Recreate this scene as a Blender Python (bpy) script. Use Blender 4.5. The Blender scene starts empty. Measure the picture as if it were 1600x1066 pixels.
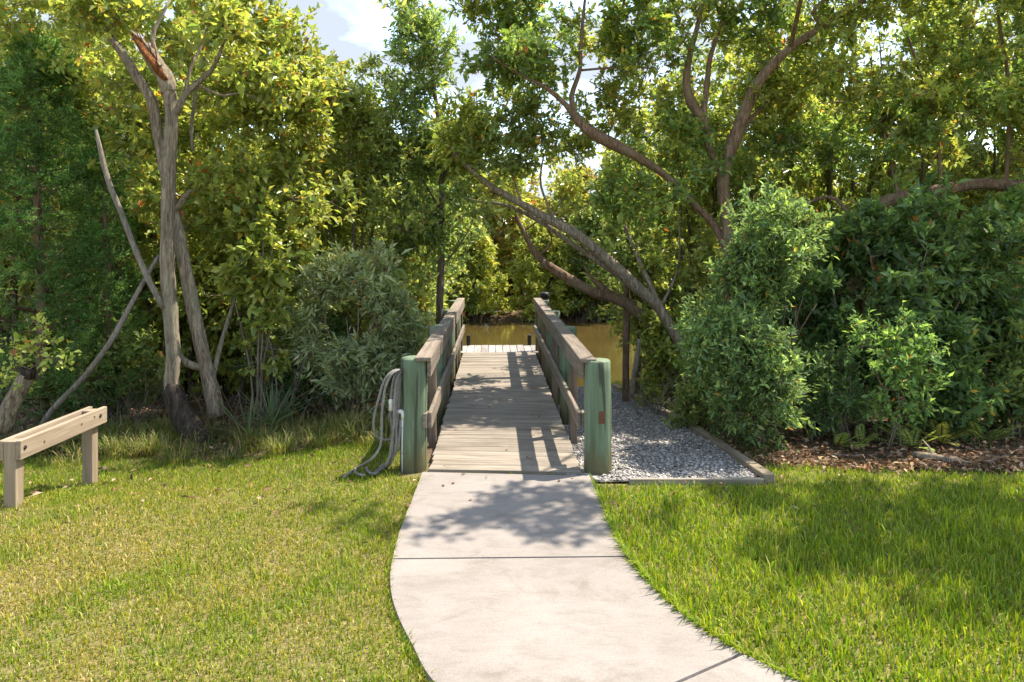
import bpy, bmesh, math, random
import numpy as np
from mathutils import Vector, Matrix

random.seed(7)
RNG = np.random.default_rng(7)
SC = bpy.context.scene
COL = SC.collection

# ------------------------------------------------------------------ camera
CAM_H = 1.94
F = 1067.0            # focal length in photo pixels (24 mm on 36 mm)
HOR = 385.0           # row of the horizon in the photo
cam_d = bpy.data.cameras.new("camera")
cam_d.lens = 24.0
cam_d.sensor_width = 36.0
cam_d.shift_y = -(533.0 - HOR) / 1600.0
cam_d.clip_start = 0.05
cam_d.clip_end = 2000.0
cam = bpy.data.objects.new("camera", cam_d)
cam.location = (0, 0, CAM_H)
cam.rotation_euler = (math.radians(90), 0, 0)
COL.objects.link(cam)
SC.camera = cam

# ------------------------------------------------------------------ light
SUN = Vector((0.52, 0.27, 1.0)).normalized()      # towards the sun
elev = math.asin(SUN.z)
azim = math.atan2(SUN.x, SUN.y)
w = bpy.data.worlds.new("World")
SC.world = w
w.use_nodes = True
wn, wl = w.node_tree.nodes, w.node_tree.links
wn.clear()
sky = wn.new("ShaderNodeTexSky")
sky.sky_type = 'NISHITA'
sky.sun_disc = False
sky.sun_elevation = elev
sky.sun_rotation = azim
sky.dust_density = 0.5
sky.ozone_density = 1.2
tc = wn.new("ShaderNodeTexCoord")
mp = wn.new("ShaderNodeMapping")
mp.inputs['Scale'].default_value = (1.0, 1.6, 3.4)
mp.inputs['Rotation'].default_value = (0.2, 0.25, 0.9)
nz = wn.new("ShaderNodeTexNoise")
nz.inputs['Scale'].default_value = 2.2
nz.inputs['Detail'].default_value = 7
nz.inputs['Roughness'].default_value = 0.58
nz.inputs['Distortion'].default_value = 0.7
rp = wn.new("ShaderNodeValToRGB")
rp.color_ramp.elements[0].position = 0.36
rp.color_ramp.elements[0].color = (0.12, 0.12, 0.12, 1)
rp.color_ramp.elements[1].position = 0.56
rp.color_ramp.elements[1].color = (0.95, 0.95, 0.95, 1)
mx = wn.new("ShaderNodeMix")
mx.data_type = 'RGBA'
mx.inputs[7].default_value = (0.86, 0.97, 1.13, 1)    # blue-grey veil over the sky; brighter sky left between reads as cloud
bg = wn.new("ShaderNodeBackground")
bg.inputs['Strength'].default_value = 0.15
wo = wn.new("ShaderNodeOutputWorld")
wl.new(tc.outputs['Generated'], mp.inputs['Vector'])
wl.new(mp.outputs['Vector'], nz.inputs['Vector'])
wl.new(nz.outputs['Fac'], rp.inputs['Fac'])
wl.new(rp.outputs['Color'], mx.inputs[0])
wl.new(sky.outputs['Color'], mx.inputs[6])
wl.new(mx.outputs[2], bg.inputs['Color'])
wl.new(bg.outputs['Background'], wo.inputs['Surface'])

sun_d = bpy.data.lights.new("sun", 'SUN')
sun_d.energy = 2.1
sun_d.angle = math.radians(0.55)
sun_d.color = (1.0, 0.945, 0.86)
sun = bpy.data.objects.new("sun", sun_d)
sun.rotation_euler = SUN.to_track_quat('Z', 'Y').to_euler()
sun.location = (8, 4, 16)
COL.objects.link(sun)

SC.view_settings.view_transform = 'Standard'
SC.view_settings.look = 'None'
SC.view_settings.gamma = 1.0
SC.view_settings.use_curve_mapping = False
SC.view_settings.use_white_balance = True
SC.view_settings.white_balance_temperature = 7000
SC.view_settings.exposure = 2.42
SC.cycles.use_denoising = True
SC.cycles.max_bounces = 9
SC.cycles.diffuse_bounces = 5
SC.cycles.glossy_bounces = 3
SC.cycles.transmission_bounces = 6
SC.cycles.caustics_reflective = False
SC.cycles.caustics_refractive = False
SC.cycles.sample_clamp_indirect = 6.0


# ================================================================== helpers
def P(u, v, Y):
    """pixel of the photograph and a distance -> point"""
    return Vector(((u - 800.0) / F * Y, Y, CAM_H - (v - HOR) / F * Y))


_ty = [-400, 5.2, 6, 7.8, 10, 13, 14.5, 16, 22, 24.6, 25.6, 28, 400]
_tz = [0, 0, -.03, -.16, -.42, -.75, -1.15, -1.5, -1.5, -1.0, -.6, -.4, -.3]


def ss(t):
    t = np.clip(t, 0, 1)
    return t * t * (3 - 2 * t)


def terrain(x, y):
    x = np.asarray(x, float)
    y = np.asarray(y, float)
    z = np.interp(y, _ty, _tz)
    z = z - 0.12 * ss((-x - 1.6) / 1.6) * ss((y - 5.0) / 1.0) * ss((12 - y) / 4)
    z = z + 0.012 * np.sin(x * 1.3 + 0.4) * np.sin(y * 1.7) * ss((np.abs(x) - .9) / 1.0)
    return z


def tz(x, y):
    return float(terrain(x, y))


def gnd(u, v):
    """ground point seen at a pixel"""
    Y = 5.0
    for _ in range(40):
        x = (u - 800) / F * Y
        Yn = (CAM_H - tz(x, Y)) * F / (v - HOR)
        Y = 0.5 * Y + 0.5 * Yn
    x = (u - 800) / F * Y
    return Vector((x, Y, tz(x, Y)))


def at_ground(u, Y):
    x = (u - 800) / F * Y
    return Vector((x, Y, tz(x, Y)))


def tag(o, label=None, cat=None, group=None, kind=None):
    if label: o['label'] = label
    if cat: o['category'] = cat
    if group: o['group'] = group
    if kind: o['kind'] = kind
    return o


def empty(name, loc=(0, 0, 0), rz=0.0):
    o = bpy.data.objects.new(name, None)
    o.empty_display_size = 0.1
    o.location = loc
    o.rotation_euler = (0, 0, rz)
    COL.objects.link(o)
    return o


def link(name, me, parent=None, mat=None):
    o = bpy.data.objects.new(name, me)
    COL.objects.link(o)
    if parent is not None:
        o.parent = parent
    if mat is not None and len(me.materials) == 0:
        me.materials.append(mat)
    return o


def mesh_np(name, verts, faces_flat, nper, cols=None, smooth=False):
    """verts (N,3); faces_flat (M,nper) all faces with the same corner count"""
    me = bpy.data.meshes.new(name)
    verts = np.asarray(verts, np.float32)
    faces_flat = np.asarray(faces_flat, np.int32)
    M = faces_flat.shape[0]
    me.vertices.add(len(verts))
    me.vertices.foreach_set('co', verts.ravel())
    me.loops.add(M * nper)
    me.loops.foreach_set('vertex_index', faces_flat.ravel())
    me.polygons.add(M)
    me.polygons.foreach_set('loop_start', np.arange(0, M * nper, nper, dtype=np.int32))
    if smooth:
        me.polygons.foreach_set('use_smooth', np.ones(M, bool))
    if cols is not None:
        a = me.color_attributes.new('Col', 'FLOAT_COLOR', 'POINT')
        c = np.ones((len(verts), 4), np.float32)
        c[:, :3] = cols
        a.data.foreach_set('color', c.ravel())
    me.update(calc_edges=True)
    return me


def box_mesh(name, sx, sy, sz, bevel=0.004, origin=(0, 0, 0), jit=0.0):
    """box from -s/2..s/2 about origin"""
    bm = bmesh.new()
    bmesh.ops.create_cube(bm, size=1.0)
    for v in bm.verts:
        v.co = Vector((v.co.x * sx + origin[0], v.co.y * sy + origin[1], v.co.z * sz + origin[2]))
        if jit:
            v.co += Vector((random.uniform(-jit, jit), random.uniform(-jit, jit), random.uniform(-jit, jit)))
    if bevel:
        bmesh.ops.bevel(bm, geom=bm.edges[:], offset=bevel, segments=1, affect='EDGES')
    me = bpy.data.meshes.new(name)
    bm.to_mesh(me)
    bm.free()
    return me


def box(name, x0, x1, y0, y1, z0, z1, parent, mat, bevel=0.004, jit=0.0):
    """box part with its origin at its centre"""
    me = box_mesh(name, x1 - x0, y1 - y0, z1 - z0, bevel, jit=jit)
    o = link(name, me, parent, mat)
    o.location = ((x0 + x1) / 2, (y0 + y1) / 2, (z0 + z1) / 2)
    return o


def catmull(pts, rad, step=0.12):
    pts = [np.array(p, float) for p in pts]
    n = len(pts)
    out, ro = [], []
    for i in range(n - 1):
        p0 = pts[max(i - 1, 0)]; p1 = pts[i]; p2 = pts[i + 1]; p3 = pts[min(i + 2, n - 1)]
        k = max(2, int(np.linalg.norm(p2 - p1) / step))
        for j in range(k):
            t = j / k
            out.append(0.5 * ((2 * p1) + (-p0 + p2) * t + (2 * p0 - 5 * p1 + 4 * p2 - p3) * t * t + (-p0 + 3 * p1 - 3 * p2 + p3) * t ** 3))
            ro.append(rad[i] * (1 - t) + rad[i + 1] * t)
    out.append(pts[-1]); ro.append(rad[-1])
    return np.array(out), np.array(ro)


class Tubes:
    def __init__(self):
        self.v = []; self.f = []; self.n = 0

    def add(self, pts, rad, segs=8, rough=0.0, cap=True, flat=1.0):
        pts = np.asarray(pts, float); rad = np.asarray(rad, float)
        m = len(pts)
        tan = np.gradient(pts, axis=0)
        tan /= np.linalg.norm(tan, axis=1)[:, None] + 1e-9
        ref = np.array([0.0, 0.0, 1.0]) if abs(tan[0][2]) < 0.8 else np.array([1.0, 0.0, 0.0])
        a = np.cross(tan[0], ref); a /= np.linalg.norm(a)
        ph = RNG.uniform(0, 6.28, 6)
        ang = np.linspace(0, 2 * np.pi, segs, endpoint=False)
        for i in range(m):
            a = a - tan[i] * np.dot(a, tan[i]); a /= np.linalg.norm(a) + 1e-9
            b = np.cross(tan[i], a)
            rr = np.full(segs, rad[i])
            if rough:
                s = i * 0.55
                rr = rr * (1 + rough * (0.5 * np.sin(3 * ang + ph[0] + s * .35) + 0.5 * np.sin(5 * ang + ph[1] - s * .2)
                                        + 0.5 * np.sin(2 * ang + ph[2] + s) + 0.35 * RNG.normal(size=segs)))
            ring = pts[i] + np.outer(np.cos(ang) * rr, a) + np.outer(np.sin(ang) * rr * flat, b)
            self.v.append(ring)
        base = self.n
        for i in range(m - 1):
            for k in range(segs):
                k2 = (k + 1) % segs
                self.f.append((base + i * segs + k, base + i * segs + k2, base + (i + 1) * segs + k2, base + (i + 1) * segs + k))
        self.n += m * segs
        if cap:
            for end, order in ((0, -1), (m - 1, 1)):
                c = self.n
                self.v.append(pts[end][None, :]); self.n += 1
                for k in range(segs):
                    k2 = (k + 1) % segs
                    q = (base + end * segs + k, base + end * segs + k2)
                    if order < 0: q = q[::-1]
                    self.f.append((q[0], q[1], c, c))

    def mesh(self, name, smooth=True):
        me = bpy.data.meshes.new(name)
        vs = np.concatenate(self.v)
        me.from_pydata(vs.tolist(), [], [f if f[2] != f[3] else f[:3] for f in self.f])
        if smooth:
            me.polygons.foreach_set('use_smooth', np.ones(len(me.polygons), bool))
        me.update()
        return me


# ================================================================== materials
def new_mat(name):
    m = bpy.data.materials.new(name)
    m.use_nodes = True
    nt = m.node_tree
    nt.nodes.clear()
    out = nt.nodes.new("ShaderNodeOutputMaterial")
    return m, nt, out


def nd(nt, t, **kw):
    n = nt.nodes.new(t)
    for k, v in kw.items():
        if k in n.inputs: n.inputs[k].default_value = v
        else: setattr(n, k, v)
    return n


def ramp(nt, fac, stops):
    r = nt.nodes.new("ShaderNodeValToRGB")
    el = r.color_ramp.elements
    while len(el) < len(stops): el.new(0.5)
    for e, (p, c) in zip(el, stops):
        e.position = p; e.color = (*c, 1)
    nt.links.new(fac, r.inputs['Fac'])
    return r.outputs['Color']


def noise(nt, vec, scale, detail=4, rough=0.55, dist=0.0):
    n = nd(nt, "ShaderNodeTexNoise")
    n.inputs['Scale'].default_value = scale
    n.inputs['Detail'].default_value = detail
    n.inputs['Roughness'].default_value = rough
    n.inputs['Distortion'].default_value = dist
    if vec is not None: nt.links.new(vec, n.inputs['Vector'])
    return n.outputs['Fac']


def mapping(nt, vec, scale=(1, 1, 1), rot=(0, 0, 0)):
    m = nd(nt, "ShaderNodeMapping")
    m.inputs['Scale'].default_value = scale
    m.inputs['Rotation'].default_value = rot
    nt.links.new(vec, m.inputs['Vector'])
    return m.outputs['Vector']


def mixc(nt, fac, a, b, mode='MIX'):
    m = nd(nt, "ShaderNodeMix", data_type='RGBA', blend_type=mode)
    for sock, val in ((m.inputs[0], fac), (m.inputs[6], a), (m.inputs[7], b)):
        if isinstance(val, (int, float)): sock.default_value = val
        elif isinstance(val, tuple): sock.default_value = (*val, 1)
        else: nt.links.new(val, sock)
    return m.outputs[2]


def math_n(nt, op, a, b=0.0, clamp=False):
    m = nd(nt, "ShaderNodeMath", operation=op, use_clamp=clamp)
    for i, val in enumerate((a, b)):
        if isinstance(val, (int, float)): m.inputs[i].default_value = val
        else: nt.links.new(val, m.inputs[i])
    return m.outputs[0]


def finish(nt, out, color, rough=0.8, bump=None, bdist=0.01, bstr=0.5, spec=0.3, metallic=0.0):
    b = nd(nt, "ShaderNodeBsdfPrincipled")
    if isinstance(color, tuple): b.inputs['Base Color'].default_value = (*color, 1)
    else: nt.links.new(color, b.inputs['Base Color'])
    if isinstance(rough, (int, float)): b.inputs['Roughness'].default_value = rough
    else: nt.links.new(rough, b.inputs['Roughness'])
    b.inputs['Specular IOR Level'].default_value = spec
    b.inputs['Metallic'].default_value = metallic
    if bump is not None:
        bn = nd(nt, "ShaderNodeBump")
        bn.inputs['Strength'].default_value = bstr
        bn.inputs['Distance'].default_value = bdist
        nt.links.new(bump, bn.inputs['Height'])
        nt.links.new(bn.outputs['Normal'], b.inputs['Normal'])
    nt.links.new(b.outputs[0], out.inputs['Surface'])
    return b


def objcoord(nt, rnd=True):
    t = nd(nt, "ShaderNodeTexCoord")
    v = t.outputs['Object']
    if not rnd: return v, None
    oi = nd(nt, "ShaderNodeObjectInfo")
    s = math_n(nt, 'MULTIPLY', oi.outputs['Random'], 37.0)
    va = nd(nt, "ShaderNodeVectorMath", operation='ADD')
    nt.links.new(v, va.inputs[0]); nt.links.new(s, va.inputs[1])
    return va.outputs[0], oi.outputs['Random']


def wood_mat(name, dark, light, axis, tone=0.35, stain=None, rough=0.85):
    m, nt, out = new_mat(name)
    v, rnd = objcoord(nt)
    sc = [38, 38, 38]; sc[axis] = 1.7
    sc2 = [5, 5, 5]; sc2[axis] = 0.9
    g = noise(nt, mapping(nt, v, tuple(sc)), 1.0, 5, 0.65, 0.6)
    b = noise(nt, mapping(nt, v, tuple(sc2)), 1.0, 4, 0.6, 0.3)
    c = ramp(nt, g, [(0.28, dark), (0.72, light)])
    c = mixc(nt, 0.7, c, ramp(nt, b, [(0.3, (0.62, 0.60, 0.58)), (0.7, (1.15, 1.13, 1.1))]), 'MULTIPLY')
    tn = ramp(nt, rnd, [(0, (1 - tone, 1 - tone, 1 - tone)), (1, (1 + tone * .45, 1 + tone * .42, 1 + tone * .38))])
    c = mixc(nt, 1.0, c, tn, 'MULTIPLY')
    if stain:
        st = noise(nt, mapping(nt, v, (2.3, 2.3, 2.3)), 1.0, 5, 0.7, 0.4)
        c = mixc(nt, ramp(nt, st, [(0.55, (0, 0, 0)), (0.75, (0.75, 0.75, 0.75))]), c, stain)
    finish(nt, out, c, rough, g, 0.004, 0.7, 0.25)
    return m


M_DECK = wood_mat('weathered_deck_wood', (0.155, 0.13, 0.104), (0.36, 0.318, 0.265), 0, 0.2, (0.12, 0.10, 0.078))
M_RAIL = wood_mat('weathered_rail_wood', (0.125, 0.10, 0.078), (0.32, 0.272, 0.22), 1, 0.18, (0.10, 0.085, 0.07))
M_POST = wood_mat('weathered_post_wood', (0.12, 0.085, 0.06), (0.28, 0.215, 0.16), 2, 0.2)
M_DOCK = wood_mat('pale_dock_wood', (0.24, 0.22, 0.21), (0.46, 0.43, 0.41), 1, 0.25)
M_NEWW = wood_mat('pale_new_lumber', (0.24, 0.185, 0.13), (0.38, 0.305, 0.23), 1, 0.1)
M_NEWP = wood_mat('pale_new_post', (0.23, 0.175, 0.12), (0.36, 0.29, 0.215), 2, 0.1)
M_EDGE = wood_mat('edging_timber', (0.17, 0.14, 0.10), (0.36, 0.30, 0.22), 1, 0.2, (0.1, 0.1, 0.05))

# green treated piles
m, nt, out = new_mat('green_treated_pile'); M_PILE = m
v, rnd = objcoord(nt)
g = noise(nt, mapping(nt, v, (9, 9, 0.9)), 1.0, 6, 0.65, 0.7)
g2 = noise(nt, mapping(nt, v, (30, 30, 2.0)), 1.0, 4, 0.6)
c = ramp(nt, g, [(0.25, (0.09, 0.10, 0.06)), (0.42, (0.115, 0.165, 0.10)), (0.58, (0.165, 0.22, 0.145)), (0.74, (0.25, 0.26, 0.175))])
c = mixc(nt, 0.5, c, ramp(nt, g2, [(0.3, (0.55, 0.55, 0.5)), (0.7, (1.15, 1.15, 1.15))]), 'MULTIPLY')
geo = nd(nt, "ShaderNodeTexCoord")
sx = nd(nt, "ShaderNodeSeparateXYZ"); nt.links.new(geo.outputs['Object'], sx.inputs[0])
zz = math_n(nt, 'ADD', sx.outputs['Z'], math_n(nt, 'MULTIPLY', math_n(nt, 'SUBTRACT', g, 0.5), 0.55))
alg = ramp(nt, zz, [(0.05, (0.9, 0.9, 0.9)), (0.26, (0, 0, 0))])
c = mixc(nt, alg, c, (0.11, 0.10, 0.045))
ck = noise(nt, mapping(nt, v, (14, 14, 0.5)), 1.0, 3, 0.5, 0.5)
c = mixc(nt, ramp(nt, ck, [(0.365, (0.9, 0.9, 0.9)), (0.39, (0, 0, 0))]), c, (0.05, 0.055, 0.035))
st = noise(nt, mapping(nt, v, (3.3, 3.3, 1.6)), 1.0, 5, 0.65)
c = mixc(nt, ramp(nt, st, [(0.6, (0, 0, 0)), (0.78, (0.6, 0.6, 0.6))]), c, (0.20, 0.17, 0.10))
finish(nt, out, c, 0.75, g2, 0.004, 0.6, 0.3)

# concrete
m, nt, out = new_mat('broom_finished_concrete'); M_CONC = m
v, _ = objcoord(nt, False)
a = noise(nt, v, 1.3, 6, 0.62, 0.4)
b = noise(nt, v, 90, 3, 0.6)
b2 = noise(nt, mapping(nt, v, (7, 140, 7)), 1.0, 3, 0.6)
d = noise(nt, mapping(nt, v, (1.2, 2.6, 1)), 2.6, 7, 0.7, 0.8)
c = ramp(nt, a, [(0.3, (0.232, 0.206, 0.186)), (0.7, (0.285, 0.257, 0.234))])
c = mixc(nt, 0.65, c, ramp(nt, d, [(0.32, (0.74, 0.71, 0.68)), (0.52, (1, 1, 1)), (0.8, (1.08, 1.08, 1.08))]), 'MULTIPLY')
st = noise(nt, mapping(nt, v, (1, 1.5, 1)), 0.9, 8, 0.72, 1.2)
c = mixc(nt, 0.75, c, ramp(nt, st, [(0.34, (0.70, 0.66, 0.60)), (0.47, (1, 1, 1))]), 'MULTIPLY')
c = mixc(nt, 0.4, c, ramp(nt, b, [(0.3, (0.72, 0.7, 0.68)), (0.65, (1.1, 1.1, 1.1))]), 'MULTIPLY')
c = mixc(nt, 0.2, c, ramp(nt, b2, [(0.3, (0.75, 0.75, 0.75)), (0.7, (1.1, 1.1, 1.1))]), 'MULTIPLY')
finish(nt, out, c, 0.88, math_n(nt, 'ADD', b, math_n(nt, 'MULTIPLY', b2, 0.6)), 0.003, 0.5, 0.25)

# bare soil under the lawn and the trees
m, nt, out = new_mat('soil'); M_SOIL = m
v, _ = objcoord(nt, False)
a = noise(nt, v, 2.2, 6, 0.65)
b = noise(nt, v, 34, 5, 0.65)
c = ramp(nt, b, [(0.3, (0.055, 0.038, 0.024)), (0.7, (0.16, 0.115, 0.075))])
th = noise(nt, mapping(nt, v, (60, 60, 20)), 1.0, 5, 0.7, 1.0)
gr = ramp(nt, th, [(0.32, (0.05, 0.045, 0.018)), (0.52, (0.16, 0.14, 0.055)), (0.7, (0.30, 0.24, 0.115))])
sx = nd(nt, "ShaderNodeSeparateXYZ"); nt.links.new(v, sx.inputs[0])
yy = math_n(nt, 'ADD', sx.outputs['Y'], math_n(nt, 'MULTIPLY', a, 0.8))
lawnf = ramp(nt, math_n(nt, 'MULTIPLY', yy, 0.1), [(0.62, (1, 1, 1)), (0.70, (0, 0, 0))])
c = mixc(nt, lawnf, c, gr)
finish(nt, out, c, 0.95, b, 0.012, 0.5, 0.1)

# murky canal water
m, nt, out = new_mat('tannin_water'); M_WATER = m
v, _ = objcoord(nt, False)
a = noise(nt, mapping(nt, v, (1.2, 5.0, 1)), 1.6, 4, 0.55, 0.5)
b = noise(nt, mapping(nt, v, (0.3, 0.6, 1)), 0.6, 4, 0.5)
c = ramp(nt, b, [(0.3, (0.052, 0.036, 0.011)), (0.7, (0.080, 0.055, 0.017))])
bs = finish(nt, out, c, 0.05, a, 0.012, 0.2, 0.5)
bs.inputs['IOR'].default_value = 1.33


def bark_mat(name, dark, light, lichen=None):
    m, nt, out = new_mat(name)
    v, _ = objcoord(nt, True)
    g = noise(nt, mapping(nt, v, (24, 24, 2.6)), 1.0, 6, 0.72, 1.2)
    h = noise(nt, mapping(nt, v, (55, 55, 11)), 1.0, 4, 0.65, 0.4)
    b = noise(nt, v, 3.0, 4, 0.6)
    hh = math_n(nt, 'ADD', g, math_n(nt, 'MULTIPLY', h, 0.5))
    c = ramp(nt, math_n(nt, 'MULTIPLY', hh, 0.667), [(0.36, dark), (0.50, tuple((x_ + y_) * .5 for x_, y_ in zip(dark, light))), (0.60, light)])
    if lichen:
        c = mixc(nt, ramp(nt, b, [(0.5, (0, 0, 0)), (0.68, (0.7, 0.7, 0.7))]), c, lichen)
    finish(nt, out, c, 0.9, hh, 0.028, 0.95, 0.15)
    return m


M_BARK = bark_mat('furrowed_grey_bark', (0.06, 0.044, 0.031), (0.40, 0.325, 0.24), (0.26, 0.24, 0.17))
M_BARKR = bark_mat('reddish_brown_bark', (0.07, 0.042, 0.027), (0.32, 0.215, 0.145), (0.24, 0.19, 0.13))
M_BARKD = bark_mat('dark_brown_bark', (0.055, 0.042, 0.032), (0.20, 0.155, 0.115))
M_DEAD = bark_mat('bleached_dead_wood', (0.12, 0.10, 0.078), (0.32, 0.28, 0.235))
M_TWIG = bark_mat('twig_bark', (0.13, 0.10, 0.075), (0.32, 0.26, 0.20))
M_HEART = bark_mat('rotten_heartwood', (0.018, 0.008, 0.004), (0.30, 0.115, 0.035))
M_CHAR = bark_mat('charred_bark', (0.012, 0.010, 0.009), (0.09, 0.07, 0.055))


def leaf_mat(name, trans=0.5, rough=0.42, spec=0.45, tint=(1.18, 1.12, 0.65)):
    m, nt, out = new_mat(name)
    at = nd(nt, "ShaderNodeVertexColor", layer_name='Col')
    p = nd(nt, "ShaderNodeBsdfPrincipled")
    p.inputs['Roughness'].default_value = rough
    p.inputs['Specular IOR Level'].default_value = spec
    nt.links.new(at.outputs['Color'], p.inputs['Base Color'])
    t = nd(nt, "ShaderNodeBsdfTranslucent")
    tcx = mixc(nt, 1.0, at.outputs['Color'], tint, 'MULTIPLY')
    nt.links.new(tcx, t.inputs['Color'])
    s = nd(nt, "ShaderNodeMixShader")
    s.inputs[0].default_value = trans
    nt.links.new(p.outputs[0], s.inputs[1]); nt.links.new(t.outputs[0], s.inputs[2])
    nt.links.new(s.outputs[0], out.inputs['Surface'])
    return m


M_LEAF = leaf_mat('glossy_leaf', 0.55, 0.32, 0.55)
M_LEAFM = leaf_mat('matt_leaf', 0.54, 0.6, 0.25)
M_GRASS = leaf_mat('grass_blade', 0.42, 0.5, 0.3, (1.3, 1.25, 0.5))
M_LITTER = leaf_mat('dry_leaf', 0.12, 0.7, 0.2, (1.1, 1.0, 0.8))

m, nt, out = new_mat('crushed_shell'); M_SHELL = m
at_ = nd(nt, "ShaderNodeVertexColor", layer_name='Col')
v, _ = objcoord(nt, False)
finish(nt, out, mixc(nt, 0.6, at_.outputs['Color'], ramp(nt, noise(nt, v, 120, 3), [(0.3, (0.6, 0.6, 0.6)), (0.7, (1.1, 1.1, 1.1))]), 'MULTIPLY'), 0.75, None)
m, nt, out = new_mat('shell_sand'); M_SSAND = m
v, _ = objcoord(nt, False)
b = noise(nt, v, 60, 5, 0.7)
finish(nt, out, ramp(nt, b, [(0.3, (0.14, 0.125, 0.11)), (0.7, (0.28, 0.26, 0.24))]), 0.9, b, 0.02, 0.8, 0.15)


def plain(name, col, rough=0.5, spec=0.4, metallic=0.0, var=0.25, scale=20):
    m, nt, out = new_mat(name)
    v, _ = objcoord(nt, False)
    n = noise(nt, v, scale, 5, 0.6)
    lo = tuple(x * (1 - var) for x in col); hi = tuple(min(1, x * (1 + var)) for x in col)
    finish(nt, out, ramp(nt, n, [(0.3, lo), (0.7, hi)]), rough, n, 0.002, 0.3, spec, metallic)
    return m


M_HOSE = plain('grey_hose_rubber', (0.20, 0.185, 0.168), 0.6, 0.35, var=0.35, scale=9)
M_PVC = plain('white_pvc', (0.70, 0.70, 0.68), 0.4, 0.4, var=0.12)
M_VALVE = plain('grey_valve', (0.16, 0.16, 0.17), 0.5, 0.4)
M_BLACK = plain('black_plastic', (0.012, 0.012, 0.013), 0.5, 0.3)
M_RUST = plain('rusty_tag', (0.14, 0.062, 0.034), 0.8, 0.2, var=0.5, scale=90)
M_STEEL = plain('dull_bolt_steel', (0.035, 0.032, 0.03), 0.55, 0.4, 0.5)
M_KNOT = plain('wood_knot', (0.13, 0.06, 0.03), 0.8, 0.2)


# ================================================================== setting
def grid_axis(parts):
    out = []
    for a, b, n in parts:
        out += list(np.linspace(a, b, n, endpoint=False))
    out.append(parts[-1][1])
    return np.array(out)


gx = grid_axis([(-400, -40, 6), (-40, -10, 10), (-10, 10, 90), (10, 40, 10), (40, 400, 6)])
gy = grid_axis([(-200, -10, 6), (-10, 2, 12), (2, 16, 80), (16, 30, 24), (30, 60, 6), (60, 400, 5)])
X, Y = np.meshgrid(gx, gy)
Z = terrain(X, Y) - 0.012
nx, ny = len(gx), len(gy)
vv = np.stack([X.ravel(), Y.ravel(), Z.ravel()], 1)
idx = np.arange(nx * ny).reshape(ny, nx)
ff = np.stack([idx[:-1, :-1].ravel(), idx[:-1, 1:].ravel(), idx[1:, 1:].ravel(), idx[1:, :-1].ravel()], 1)
ground = link('ground', mesh_np('ground', vv, ff, 4, smooth=True), None, M_SOIL)
tag(ground, 'gently sloping lawn soil and leafy bank around the boardwalk', 'ground', kind='structure')

wx = 400
water = link('water', mesh_np('water', [(-wx, 12, -.8), (wx, 12, -.8), (wx, 30, -.8), (-wx, 30, -.8)], [(0, 1, 2, 3)], 4), None, M_WATER)
tag(water, 'brown tannin-stained canal water beyond the boardwalk', 'water', kind='structure')

# ---- concrete path: left and right outlines read off the photograph, on the flat lawn
Lpx = [(660, 737), (645, 775), (633, 805), (622, 835), (610, 885), (609, 910), (612, 935), (625, 972), (645, 1010), (677, 1066)]
Rpx = [(922, 743), (935, 775), (945, 797), (955, 820), (982, 870), (1020, 915), (1065, 957), (1120, 995), (1200, 1040), (1280, 1074)]


def flat(u, v, z=0.02):
    Yd = (CAM_H - z) * F / (v - HOR)
    return ((u - 800) / F * Yd, Yd)


Lw = [flat(*p) for p in Lpx] + [(0.02, 2.55), (0.62, 2.0), (1.5, 1.55), (3.2, 1.2), (6.5, 1.0)]
Rw = [flat(*p) for p in Rpx] + [(1.95, 2.72), (2.6, 2.5), (3.4, 2.36), (4.6, 2.25), (6.5, 2.2)]


def polycurve(pts, n):
    p3 = [(x, y, 0) for x, y in pts]
    c, _ = catmull(p3, [1] * len(p3), 0.08)
    d = np.r_[0, np.cumsum(np.linalg.norm(np.diff(c, axis=0), axis=1))]
    t = np.linspace(0, d[-1], n)
    return np.stack([np.interp(t, d, c[:, k]) for k in range(2)], 1)


Lc = polycurve(Lw, 160)
Rc = polycurve(Rw, 160)
PATH_POLY = np.concatenate([Lc, Rc[::-1]])


def cut(curve, y):      # index of the first curve point nearer than y
    return int(np.argmax(curve[:, 1] < y))


path = empty('concrete_path', (0, 4, 0.0))
tag(path, 'pale concrete path curving to the foot of the boardwalk', 'path', kind='structure')
j1L, j1R = flat(610, 871), flat(983, 872)
j2L, j2R = flat(800, 1087), flat(1160, 1019)
j3L, j3R = (3.2, 1.2), (3.6, 2.34)


def near_i(c, p):
    return int(np.argmin(np.hypot(c[:, 0] - p[0], c[:, 1] - p[1])))


# second joint meets the left edge just below the frame
cutsL = [0, near_i(Lc, j1L), near_i(Lc, (0.02, 2.55)), near_i(Lc, j3L), 159]
cutsR = [0, near_i(Rc, j1R), near_i(Rc, j2R), near_i(Rc, j3R), 159]


def inset(line, d, sgn):
    return line


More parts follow.
